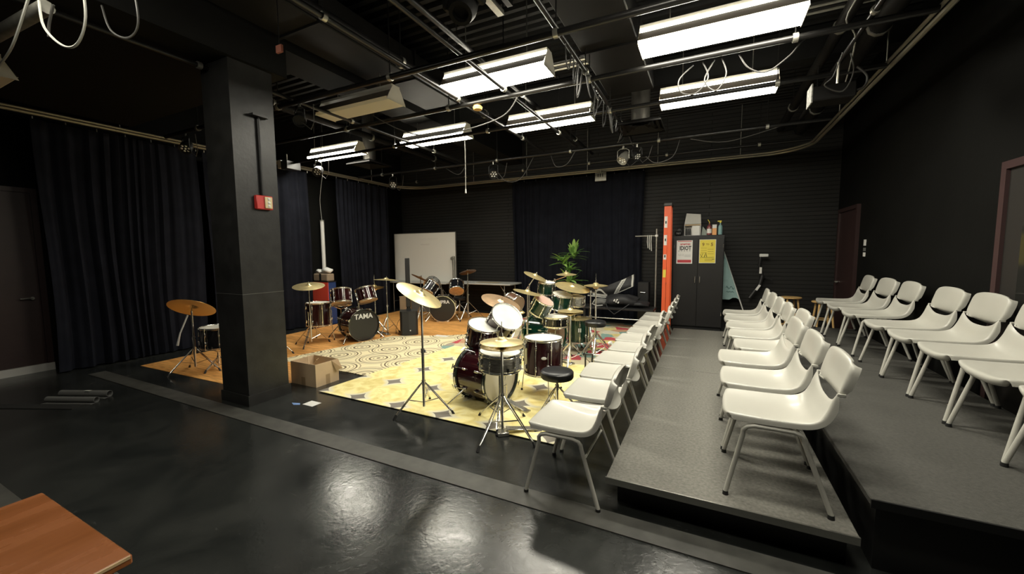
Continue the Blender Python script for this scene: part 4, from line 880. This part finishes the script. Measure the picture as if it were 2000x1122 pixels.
# rolled mats on the left floor
t = thing('rolled_mat', 'pair of grey rolled mat sheets lying on the floor at left', 'rolled mat', (-6.35, 1.52, 0), rad(24))
def scroll(x0, x1, y, r, turns=1.3):
    G = []
    for i in range(9):
        x = x0+(x1-x0)*i/8; row = [(x, y-.06, .004)]
        for k in range(22): a = -pi/2+turns*2*pi*k/21; rr = r*(1-.25*k/21); row.append((x, y+rr*cos(a), r+rr*sin(a)))
        G.append(row)
    return G
MB().grid(scroll(0, .56, .12, .035), t=.003).build('roll', greyM, t); MB().grid(scroll(.05, .60, -.05, .03), t=.003).build('roll', greyM, t); MB().box(-.45, .55, -.24, -.13, .001, .006).build('flat_end', mat('dark_mat', (.022, .022, .021), .6), t, smooth=False)
MB().box(.30, .36, .09, .12, .071, .073).build('pale_mark', bannerW, t, smooth=False)

# ------------------------------------------------------------------ brown cabinet in the corner
t = thing('wooden_cabinet', 'worn cherry wood cabinet top at the lower left corner', 'cabinet', (-2.01, -.75, 0))
MB().box(0, .645, 0, 1.195, .722, .75, bev=.004).build('cabinet_top', woodM, t, smooth=False)
MB().box(.643, .6465, .003, 1.19, .7405, .7485).build('edge_banding', woodE, t, smooth=False)
MB().box(.025, .615, .03, 1.165, .03, .721, bev=.003).build('cabinet_body', mat('dark_cherry', (.07, .022, .010), .4), t, smooth=False)
MB().box(.05, .60, .05, 1.14, 0, .029).build('plinth', blackM, t, smooth=False)
for yy in (.05, .60): 
    dd = MB().box(.616, .632, yy, yy+.54, .06, .70, bev=.003).build('cabinet_door', mat('dark_cherry', (.07, .022, .010), .4), t, smooth=False); MB().cyl((.632, yy+.48, .4), (.655, yy+.48, .4), .012).build('knob', brass, dd)

# ------------------------------------------------------------------ back of room: tables, whiteboard
def folding_table(x0, x1, y0, y1, h, label):
    t = thing('folding_table', label, 'table', (x0, y0, 0), 0, 'folding tables along the back wall'); w = x1-x0; d = y1-y0
    MB().box(0, w, 0, d, h-.035, h, bev=.008).build('table_top', tableG, t)
    for xx in (.18, w-.18):
        for yy in (.07, d-.07): MB().tube([(xx, yy, h-.036), (xx, yy, .0)], .013, 10).build('leg', chromeD, t)
        MB().tube([(xx, .07, .25), (xx, d-.07, .25)], .009, 8).build('leg_brace', chromeD, t); s = .3 if xx < w/2 else -.3; MB().tube([(xx, d/2, .4), (xx+s, d/2, h-.036)], .008, 8).build('leg_brace', chromeD, t)
    return t
folding_table(-7.95, -5.98, 8.28, 9.02, .80, 'grey folding table under the whiteboard')
folding_table(-5.94, -4.15, 8.30, 9.02, .82, 'grey folding table right of the whiteboard with papers')
tag(MB().box(-5.2, -4.6, 8.45, 8.8, .8205, .824).build('paper_sheet', mat('brown_paper', (.5, .42, .28), .6), smooth=False), 'tan sheets lying on the table right of the whiteboard', 'paper')
for k, (xx, yy) in enumerate(((-5.62, 8.4), (-5.45, 8.45))): tag(MB().grid([[(xx+.02*a+.3*a/6, yy+.05*b, .824+.012*abs(sin(a*1.7+b))) for b in range(4)] for a in range(5)], t=.003).build('crumpled_paper', whitePaper), ['crumpled white paper on the table behind the dark cymbal, left piece', 'crumpled white paper on the table behind the dark cymbal, right piece'][k], 'paper')
t = thing('whiteboard', 'white marker board leaning behind the table by the curtain', 'whiteboard', (-7.93, 8.62, .80))
MB().box(0, 2.05, 0, .02, 0, 1.30, bev=.004).build('board', whiteB, t, smooth=False)
MB().box(-.012, 2.062, -.004, .024, -.012, 0).box(-.012, 2.062, -.004, .024, 1.30, 1.312).box(-.012, 0, -.004, .024, 0, 1.30).box(2.05, 2.062, -.004, .024, 0, 1.30).build('frame', mat('alu_frame', (.35, .34, .3), .4, metal=.5), t, smooth=False)
mb = MB(); rr = random.Random(5)
for k, (zz, x0, x1) in enumerate(((1.14, .90, 1.50), (1.0, .92, 1.22))):
    pts = [(x0+(x1-x0)*i/60, -.0008, zz+.018*sin(i*1.3)+rr.uniform(-.008, .008)) for i in range(61)]; mb.tube(pts, .0014, 4)
mb.build('marker_writing', mat('faded_marker', (.42, .36, .34), .5), t)
t = thing('tube_stand', 'grey upright tube standing beside the right edge of the whiteboard', 'tube', (-5.86, 8.5, .822)); MB().cyl((0, 0, 0), (0, 0, .66), .035).build('tube', galv, t); MB().lathe([(0, .02), (.05, .015), (.05, 0), (0, 0)], 16, Matrix.Translation((-.02, -.03, .60)) @ align((0, -1, 0))).build('disc', galv, t)
for k, (x0, x1, h, mm, lab) in enumerate(((-7.62, -7.30, .36, cardM, 'brown box under the table at the left'), (-7.20, -6.55, .30, greyM, 'grey box under the whiteboard table'))):
    t = thing('storage_box', lab, 'box', (x0, 8.4, 0)); MB().box(0, x1-x0, 0, .4, 0, h, bev=.006).build('box_body', mm, t, smooth=False); MB().box(-.005, x1-x0+.005, -.005, .405, h+.0005, h+.02).build('lid', mm, t, smooth=False)

# red and blue bin with box on top, left wall gap
t = thing('storage_cabinet', 'red and blue cabinet in the gap between left curtains', 'cabinet', (-7.98, 6.02, 0))
MB().box(0, .50, 0, .20, 0, .94, bev=.004).build('cabinet_body', blueM, t, smooth=False); MB().box(.0, .50, -.012, -.001, .02, .94).build('front_panel', redB, t, smooth=False); MB().box(-.01, .51, -.014, .21, .941, .955).build('cabinet_top', blackP, t, smooth=False)
t = thing('cardboard_box', 'crumpled brown box on top of the red and blue cabinet', 'cardboard box', (-7.96, 6.02, .956)); MB().box(0, .46, 0, .19, 0, .17, bev=.02).build('box_body', mat('brown_card_dull', (.30, .23, .16), .8), t, smooth=False); MB().box(.2, .26, -.002, 0, 0, .17).build('strap', blackP, t, smooth=False)
def blob(name, c, s, m, label, cat, seed=0, z=1.0):
    mb = MB(); r_ = random.Random(seed); G = []
    prof = []; nn = 9
    vs = []; fs = []
    for i in range(nn):
        th = pi*i/(nn-1)
        for j in range(14):
            a = 2*pi*j/14; k = 1+.22*sin(a*3+seed)*sin(th*2+seed)+r_.uniform(-.09, .09)
            vs.append((c[0]+s[0]*sin(th)*cos(a)*k, c[1]+s[1]*sin(th)*sin(a)*k, max(c[2]-s[2]*.98, c[2]+s[2]*cos(th)*k)))
    for i in range(nn-1):
        for j in range(14): fs.append((i*14+j, i*14+(j+1) % 14, (i+1)*14+(j+1) % 14, (i+1)*14+j))
    o = mb.add(vs, fs).build(name, m, ang=60); return tag(o, label, cat) if label else o
blob('white_cloth', (-7.62, 6.11, 1.19), (.15, .08, .065), whiteP, 'bundled white cloth on the crumpled brown box', 'cloth', 2)
blob('white_cloth', (-7.86, 6.11, 1.17), (.09, .07, .045), whiteP, 'smaller white scrap at the left on the crumpled brown box', 'cloth', 4)
t = thing('white_tube', 'tall white tube standing in the gap of the left curtains', 'tube', (-7.99, 6.34, 0)); MB().cyl((0, 0, 0), (0, 0, 2.33), .042, n=20).build('tube', whiteP, t); MB().lathe([(.043, 2.31), (.046, 2.31), (.046, 2.34), (0, 2.34)], 20).build('end_cap', galv, t)
cable([(-7.99, 6.34, 2.34), (-7.97, 6.3, 2.8), (-7.72, 6.2, 3.33)], 'pale cord rising from the tall white tube to the track', cableW, .006, None)

# ------------------------------------------------------------------ palm
t = thing('potted_palm', 'green potted palm standing behind the green drum kit', 'plant', (-2.66, 8.1, 0))
MB().lathe([(0, 0), (.13, 0), (.17, .28), (.18, .30), (.16, .30), (.15, .27), (0, .27)], 28).build('pot', mat('dark_pot', (.03, .03, .03), .5), t)
MB().lathe([(0, .275), (.14, .27)], 20).build('soil', mat('soil', (.05, .035, .02), .9), t)
pr_ = random.Random(11)
for k in range(5):
    a = k*1.3; MB().tube([(.03*cos(a), .03*sin(a), .26), (.04*cos(a)+.02, .04*sin(a), .9), (.05*cos(a)+.04*(k-2)*.3, .05*sin(a), 1.35)], [.011, .009, .006], 7).build('stem', leafM, t)
def leaf(t, p, az, el, L, w, m):
    d = Vector((cos(az)*cos(el), sin(az)*cos(el), sin(el))); side = Vector((-sin(az), cos(az), 0)); rows = []
    for k in range(9):
        v = k/8; ww = w*sin(pi*min(.985, v*.9+.08))**.8; c = Vector(p)+d*L*v+Vector((0, 0, -.20*L*v*v)); dn = Vector((0, 0, .25*ww))
        rows.append((c-side*ww+dn, c, c+side*ww+dn))
    MB().grid(rows, t=.001).build('leaf', m, t, ang=70)
for (px_, py_, pz_, n_, L0) in ((.12, 0, 1.50, 26, .36), (-.12, .02, 1.36, 22, .34), (.04, -.02, .92, 22, .40), (.0, .04, 1.18, 12, .28)):
    for k in range(n_):
        az = 2.4*k+pr_.uniform(-.2, .2); el = rad(pr_.choice([70, 55, 40, 28, 15, 5]))
        leaf(t, (px_, py_, pz_+pr_.uniform(-.08, .06)), az, el, L0*pr_.uniform(.75, 1.1), .037, leafM2 if pr_.random() < .45 else leafM)

# ------------------------------------------------------------------ bench with banner and bags
t = thing('black_bench', 'long low black bench before the back wall right of the palm', 'bench', (-2.35, 7.95, 0))
MB().box(0, 1.45, 0, .5, .40, .44, bev=.006).build('bench_top', blackP, t, smooth=False)
for xx in (.06, 1.33):
    for yy in (.04, .42): MB().box(xx, xx+.045, yy, yy+.045, 0, .399).build('leg', blackM, t, smooth=False)
MB().tube([(.1, .06, .22), (1.33, .06, .22)], .009, 8).build('stretcher', chromeD, t)
t = thing('black_case', 'tall black equipment case at the right end of the bench', 'case', (-1.29, 8.52, 0)); MB().box(0, .22, 0, .28, 0, .93, bev=.01).build('case_body', blackP, t, smooth=False); MB().tube([(.06, -.0, .7), (.06, -.02, .72), (.16, -.02, .72), (.16, 0, .7)], .006).build('handle', chromeD, t)
# banner draped in an arch
t = thing('team_banner', 'black banner with white lettered arc and white border above the bench', 'banner', (-2.35, 8.30, .47))
def ban(u, v): # u 0..1 along, v 0..1 up
    x = .02+.98*u; zb = .06+.10*abs(2*u-.8)+.20*u**1.5
    return (x, .16+.04*sin(u*9)+.03*sin(v*5+u*4), zb+v*.25)
MB().grid([[ban(i/30, j/8) for j in range(9)] for i in range(31)], t=.006).build('cloth', bagM, t)
def onban(u, v): p = ban(u, v); return (p[0], p[1]-.012, p[2])
for (u0, u1, v0, v1) in ((.0, .98, .0, .06), (.94, .98, 0, 1.0)):
    MB().grid([[onban(u0+(u1-u0)*i/24, v0+(v1-v0)*j/4) for j in range(5)] for i in range(25)], t=.002).build('border_band', bannerW, t)
MB().grid([[onban(.58+.15*j/8+.10*i/3, .05+.92*j/8) for j in range(9)] for i in range(4)], t=.002).build('lettered_band', bannerW, t)
mbx = MB()
for j in range(7):
    for (a, b) in ((0, .012), (.03, .04)):
        mbx.add([onban(.60+.135*j/7+.02, .10+.8*j/7), onban(.60+.135*j/7+.07, .10+.8*j/7), onban(.60+.135*j/7+.075, .15+.8*j/7), onban(.60+.135*j/7+.02, .14+.8*j/7)], [(0, 1, 2, 3)], Matrix.Translation((0, -.004-b*.01, 0)))
mbx.build('lettering', blackInk, t, smooth=False)
MB().grid([[onban(.12+.30*i/12, .12+.75*(j/4*.25+.6*abs(sin(pi*i/12)))) for j in range(5)] for i in range(13)], t=.002).build('white_figure', bannerW, t)
MB().grid([[onban(.10+.34*i/12, .10+.18*j/3) for j in range(4)] for i in range(13)], t=.002).build('lettered_band', bannerW, t)
t = thing('duffel_bag', 'black sports bag with white three bar emblem on the bench', 'bag', (-1.62, 8.08, .44))
b_ = blob('bag_body', (0.08, .1, .13), (.34, .17, .125), bagM, None, None, 6); b_.parent = t
for k in range(3):
    q = MB().box(-.10+.045*k, -.075+.045*k, -.006, 0, 0, .045+.028*k, Matrix.Translation((.03, -.073, .09)) @ Matrix.Rotation(rad(25), 4, 'Y') @ Matrix.Rotation(rad(-12), 4, 'X')); q.build('emblem_bar', bannerW, t, smooth=False)
MB().tube([(-.22, -.04, .10), (-.15, -.155, -.02), (-.02, -.16, -.12), (.12, -.155, -.02), (.25, -.04, .08)], .010, 6).build('strap', bagM, t)
t = thing('grey_bag', 'grey bag strap bundle left of the black sports bag', 'bag', (-2.02, 8.1, .44)); b_ = blob('bag_body', (.05, .1, .08), (.16, .12, .08), greyM, None, None, 9); b_.parent = t
MB().tube([(-.05, -.02, .14), (-.10, -.04, .05), (0, -.05, .015), (.12, -.04, .03)], .014, 6).build('strap', mat('grey_strap', (.35, .35, .33), .7), t)
blob('jacket', (-1.22, 8.22, .51), (.22, .16, .065), bagM, 'crumpled black jacket at the right end of the bench', 'jacket', 12)

# ------------------------------------------------------------------ pipe rack, ladder
t = thing('pipe_stand', 'grey upright pipe with a short crossarm left of the orange ladder', 'pipe stand', (-.95, 8.62, 0))
MB().cyl((0, 0, 0), (0, 0, 2.02), .017).build('upright', galv, t); MB().cyl((-.42, 0, 1.88), (.03, 0, 1.88), .012).build('crossarm', galv, t); MB().lathe([(0, -.03), (.03, -.02), (.03, .02), (0, .03)], 12, Matrix.Translation((0, 0, 1.88))).build('joint', whiteP, t)
MB().cyl((0, 0, 0), (0, 0, .02), .10, n=24).build('base_plate', blackM, t)
for k in range(3): tag(MB().tube([(-1.12+.035*k, 8.60, 1.895), (-1.125+.035*k, 8.59, 1.76), (-1.11+.035*k, 8.59, 1.63-.03*k)], .009, 6).build('hanging_strap', bannerW), ['pale strap hanging on the crossarm, left one', 'pale strap hanging on the crossarm, middle one', 'pale strap hanging on the crossarm, right one'][k], 'strap', 'straps on the crossarm')
t = thing('step_ladder', 'tall orange fibreglass step ladder leaning beside the black cabinet', 'ladder', (-.80, 8.30, 0))
for i, (a, b) in enumerate(((0.0, -.018), (.085, .045))):
    for yy in (0, .36):
        MB().add([(a, yy, 0), (a+.07, yy, 0), (a+.07, yy+.025, 0), (a, yy+.025, 0), (b+.03, yy+.05*(yy == 0)-.05*(yy > 0), 2.44), (b+.095, yy+.05*(yy == 0)-.05*(yy > 0), 2.44), (b+.095, yy+.025+.05*(yy == 0)-.05*(yy > 0), 2.44), (b+.03, yy+.025+.05*(yy == 0)-.05*(yy > 0), 2.44)],
                 [(0, 1, 5, 4), (1, 2, 6, 5), (2, 3, 7, 6), (3, 0, 4, 7), (0, 3, 2, 1), (4, 5, 6, 7)]).build('rail', orangeM, t, smooth=False)
for k in range(7): MB().box(.015, .06, .055+.006*k, .33-.006*k, .30+k*.30, .33+k*.30).build('step', galv, t, smooth=False)
MB().box(.0, .155, .02, .37, 2.44, 2.50, bev=.01).build('top_cap', mat('ladder_cap', (.07, .07, .07), .5), t, smooth=False)
for (z0, z1, mm, lab) in ((2.02, 2.24, whitePaper, None), (1.68, 1.88, whitePaper, None), (1.40, 1.50, whitePaper, None), (1.05, 1.20, yelM, None)): MB().box(.02, .075, -.0015, .0, z0, z1, Matrix(((1, 0, .005, -.012), (0, 1, .0205, 0), (0, 0, 1, 0), (0, 0, 0, 1)))).build('warning_label', mm, t, smooth=False)
for z in (2.10, 1.76, 1.44): MB().box(.035, .06, -.003, -.0016, z, z+.05, Matrix(((1, 0, .005, -.012), (0, 1, .0205, 0), (0, 0, 1, 0), (0, 0, 0, 1)))).build('label_print', blackInk, t, smooth=False)

# ------------------------------------------------------------------ black cabinet with posters
t = thing('metal_cabinet', 'black two door storage cabinet with two posters', 'cabinet', (-.63, 8.62, 0))
MB().box(0, .91, .02, .48, .05, 1.87, bev=.004).box(.02, .89, .04, .46, 0, .049).build('cabinet_body', blackM, t, smooth=False)
for k in (0, 1):
    x0 = .012+k*.446; dd = MB().box(x0, x0+.44, .0, .019, .07, 1.80, bev=.003).build('cabinet_door', mat('cabinet_door_black', (.020, .019, .019), .35), t, smooth=False)
    hx = x0+(.40 if k == 0 else .04); MB().tube([(hx, 0, 1.07), (hx, -.03, 1.06), (hx, -.03, .94), (hx, 0, .93)], .008, 8).build('handle', chrome, dd)
    for z in (.3, 1.62): MB().cyl((x0+(.006 if k == 0 else .434), -.004, z), (x0+(.006 if k == 0 else .434), -.004, z+.07), .007, n=8).build('hinge', chromeD, dd)
def poster(x0, x1, z0, z1, m, label):
    t = thing('poster', label, 'poster', (x0, 8.618, z0)); MB().box(0, x1-x0, -.002, 0, 0, z1-z0).build('sheet', whitePaper, t, smooth=False)
    return t, x1-x0, z1-z0
t, w, h = poster(-.565, -.275, 1.315, 1.775, whitePaper, 'white poster with red and black lettering on the left cabinet door')
def strip(t, x0, x1, z0, z1, m, nm, y=-.0035): return MB().box(x0, x1, y, y+.001, z0, z1).build(nm, m, t, smooth=False)
strip(t, .02, w-.02, h-.025, h-.012, redInk, 'printed_rule'); strip(t, .02, w-.02, .02, .075, redInk, 'printed_band'); 
text('american', .056, redInk, 'lettering', t, FY(w*.55, -.003, h-.09), .0004, sx=.9, bold=.002)
text('IDIOT', .110, blackInk, 'lettering', t, FY(w*.55, -.003, h-.190), .0004, sx=.72, bold=.004)
for k in range(5): strip(t, .03+.05*k, .055+.05*k, h-.215, h-.208, blackInk, 'printed_dash')
mb = MB(); mb.tube([(.03+.012*i, -.0032, .16+.02*sin(i*1.9)+.01*(i % 3)) for i in range(10)], .0014, 4); mb.build('line_sketch', blackInk, t)
for k in range(3): strip(t, .15, w-.03, .135+.018*k, .140+.018*k, mat('grey_ink', (.35, .35, .35), .6), 'printed_line')
t, w, h = poster(-.155, .135, 1.325, 1.785, yelM, 'yellow poster reading 9 TO 5 on the right cabinet door'); strip(t, .008, w-.008, .008, h-.008, yelM, 'yellow_ground', -.0028)
br2 = mat('brown_ink', (.30, .17, .02), .6)
text('9', .085, br2, 'lettering', t, FY(w*.24, -.004, h-.125), .0004, bold=.003); text('TO', .04, br2, 'lettering', t, FY(w*.50, -.004, h-.108), .0004, bold=.001); text('5', .085, br2, 'lettering', t, FY(w*.76, -.004, h-.125), .0004, bold=.003)
for k in range(6): strip(t, .03+(.12 if k % 2 else 0), .13+(.12 if k % 2 else 0), h-.17-.022*k, h-.165-.022*k, br2, 'printed_line', -.004)
mb = MB(); mb.tube([(.03, -.004, .10), (.07, -.004, .19), (.02, -.004, .17), (.06, -.004, .11), (.26, -.004, .115)], .003, 5); mb.tube([(.09, -.004, .12), (.12, -.004, .20), (.135, -.004, .12)], .006, 5); mb.build('line_sketch', blackInk, t)
for k in range(3): strip(t, .10, w-.05, .045+.018*k, .049+.018*k, br2, 'printed_line', -.004)
strip(t, w-.06, w-.025, .075, .085, blackInk, 'printed_mark', -.004)
# things on top of the cabinet
ZT = 1.872
t = thing('open_carton', 'white open carton with black bottles and a card on the cabinet', 'carton', (-.44, 8.72, ZT)); c_ = Matrix.Identity(4)
MB().box(0, .30, .15, .156, 0, .22).box(0, .006, 0, .15, 0, .22).box(.294, .30, 0, .15, 0, .22).box(0, .30, 0, .15, .0, .006).build('box_walls', whitePaper, t, smooth=False)
MB().add([(0, .0, .225), (.30, .0, .225), (.29, .10, .42), (.03, .12, .45), (0, .15, .225), (.3, .15, .225)], [(0, 1, 2, 3), (4, 3, 2, 5), (0, 3, 4), (1, 5, 2), (0, 4, 5, 1)]).build('lid_flap', mat('crumpled_white', (.55, .54, .5), .7), t, smooth=False); MB().box(.01, .29, .01, .14, .2, .218).build('tan_flap', cardM, t, smooth=False)
for k in range(3): MB().cyl((.035+.035*k, .03, .007), (.035+.035*k, .03, .14), .015, n=10).build('small_bottle', blackP, t)
MB().box(.14, .28, -.004, -.001, .0, .19).build('card', whitePaper, t, smooth=False)
t = thing('binoculars_case', 'black rounded case with silver clasp left on the cabinet', 'case', (-.62, 8.70, ZT)); MB().box(0, .15, 0, .1, 0, .10, bev=.03).build('case_body', blackP, t); MB().box(.05, .08, -.003, .0, .03, .05).build('clasp', chrome, t, smooth=False)
tag(MB().grid([[(-.64+.03*i, 8.84+.04*j, ZT+.002+.16*abs(sin(i*.5))*(j/4)) for j in range(5)] for i in range(8)], t=.003).build('grey_sheet', greyM), 'crumpled grey sheet behind the black case on the cabinet', 'sheet')
tag(MB().prism([(0, 0), (.16, 0), (.02, .18)], 0, .10, Matrix.Translation((-.13, 8.95, ZT)) @ Matrix.Rotation(rad(90), 4, 'X')).build('pale_bag', mat('pale_green_plastic', (.42, .48, .42), .6), smooth=False), 'pale green folded bag behind the bottles on the cabinet', 'bag')
def bottle(x, y, r, h, m, label, neck=.3, cap=None, capm=None, spout=False):
    t = thing('bottle', label, 'bottle', (x, y, ZT), 0, 'bottles on the black cabinet'); MB().lathe([(0, 0), (r, .004), (r, h*.62), (r*.75, h*.75), (r*.32, h*.82), (r*.30, h*.95), (0, h*.95)], 20).build('bottle_body', m, t)
    if spout: MB().tube([(0, 0, h*.95), (0, 0, h*1.05), (-.03, -.01, h*1.25)], .007, 8).build('spout', yelM, t)
    else: MB().cyl((0, 0, h*.95), (0, 0, h*1.05), r*.4).box(-.05, .02, -.012, .012, h*1.05, h*1.14).build('pump_cap', capm or yelM, t)
    MB().lathe([(r+.001, h*.15), (r+.001, h*.5)], 20).build('bottle_label', whitePaper if spout else m, t)
    return t
bottle(.01, 8.72, .045, .24, bottleR, 'dark red bottle with yellow spout on the cabinet', spout=True)
t = thing('carton_pack', 'orange and white pack between the bottles on the cabinet', 'carton', (.062, 8.70, ZT)); MB().box(0, .075, 0, .05, 0, .13).build('lower_half', bottleO, t, smooth=False); MB().box(0, .075, 0, .05, .131, .20).build('upper_half', whitePaper, t, smooth=False)
bottle(.20, 8.72, .038, .24, bottleT, 'teal pump bottle with yellow top at the cabinet right end')

# teal flag on pole
t = thing('teal_flag', 'pale teal flag on a leaning pole beside the cabinet', 'flag', (.66, 8.92, 0))
MB().cyl((.12, 0, 0), (-.38, .0, 1.55), .012, n=10).build('pole', whiteP, t)
MB().grid([[(-.375+.30*(i/14)*(1-0*j), -.02-.015*sin(j*1.2+i*.4), 1.53-.93*(i/14))+() if j == 5 else (-.375+(.30*(i/14))*(j/5), -.02-.015*sin(j*1.2+i*.4), 1.53-(1.0 if j < 3 else .96)*.93*(i/14)-.08*(1-j/5)*(i/14)*0) for j in range(6)] for i in range(15)], t=.004).build('cloth', tealM, t)
mb = MB(); mb.tube([(-.32+.016*i, -.045, .84+.03*sin(i*1.4)) for i in range(10)], .004, 5); mb.tube([(-.31+.016*i, -.045, .76+.012*sin(i*2.2)) for i in range(9)], .003, 5); mb.build('printed_script', mat('dark_teal', (.05, .14, .14), .7), t)
# folded mic stand hanging at the wall
tag(MB().box(.92, .98, 9.02, 9.15, 1.0, 1.06).build('wall_hook', blackM, smooth=False), 'small black hook on the back wall holding the folded arm', 'hook')
t = thing('microphone_arm', 'folded black desk arm with pale clamp hung on the back wall', 'mic arm', (.92, 9.0, .9))
MB().tube([(-.16, 0, -.26), (.0, 0, .0), (.04, 0, .18)], .034, 8).build('lower_arm', blackP, t); MB().tube([(.04, 0, .18), (-.02, -.02, .38), (.0, -.02, .56)], .026, 8).build('upper_arm', blackP, t)
MB().box(-.02, .02, -.045, -.035, .22, .34).build('arm_label', whitePaper, t, smooth=False); MB().box(-.10, -.06, -.04, -.024, -.12, .0, Matrix.Rotation(rad(30), 4, 'Y') @ Matrix.Translation((.08, 0, .0))).build('arm_label', whitePaper, t, smooth=False)
MB().box(-.03, .12, -.05, .0, .54, .60, bev=.01).build('clamp', whiteP, t); MB().cyl((.03, 0, .18), (.2, 0, .1), .01).build('brace', blackP, t)

# stools
def stool(x, y, h, label, rz=0):
    t = thing('wooden_stool', label, 'stool', (x, y, 0), rz, 'wooden stools at the back right'); 
    MB().lathe([(0, h-.03), (.15, h-.03), (.165, h-.02), (.165, h-.008), (.155, h), (0, h)], 28).build('seat', stoolM, t)
    for k in range(4):
        a = pi/4+k*pi/2; MB().tube([(cos(a)*.11, sin(a)*.11, h-.03), (cos(a)*.20, sin(a)*.20, 0)], [.016, .014], 10).build('leg', stoolM, t)
    for z, q in ((.22, .172), (.42, .147)):
        for k in range(4):
            a = pi/4+k*pi/2; b = a+pi/2; MB().cyl((cos(a)*q, sin(a)*q, z), (cos(b)*q, sin(b)*q, z), .009, n=8).build('rung', stoolM, t)
    return t
stool(1.36, 8.55, .73, 'light wooden stool left of its twin, behind the middle row', .2)
stool(1.74, 8.10, .72, 'light wooden stool beside the maroon corner door', .1)
# wall cards
t = thing('wall_switch', 'pale switch cards on the wall beside the corner door', 'switch', (XR-.012, 7.62, 1.46)); 
for z0, z1 in ((0, .06), (.08, .13), (.16, .25)): MB().box(0, .011, 0, .07, z0, z1).build('card', whitePaper if z0 != .08 else greyM, t, smooth=False)
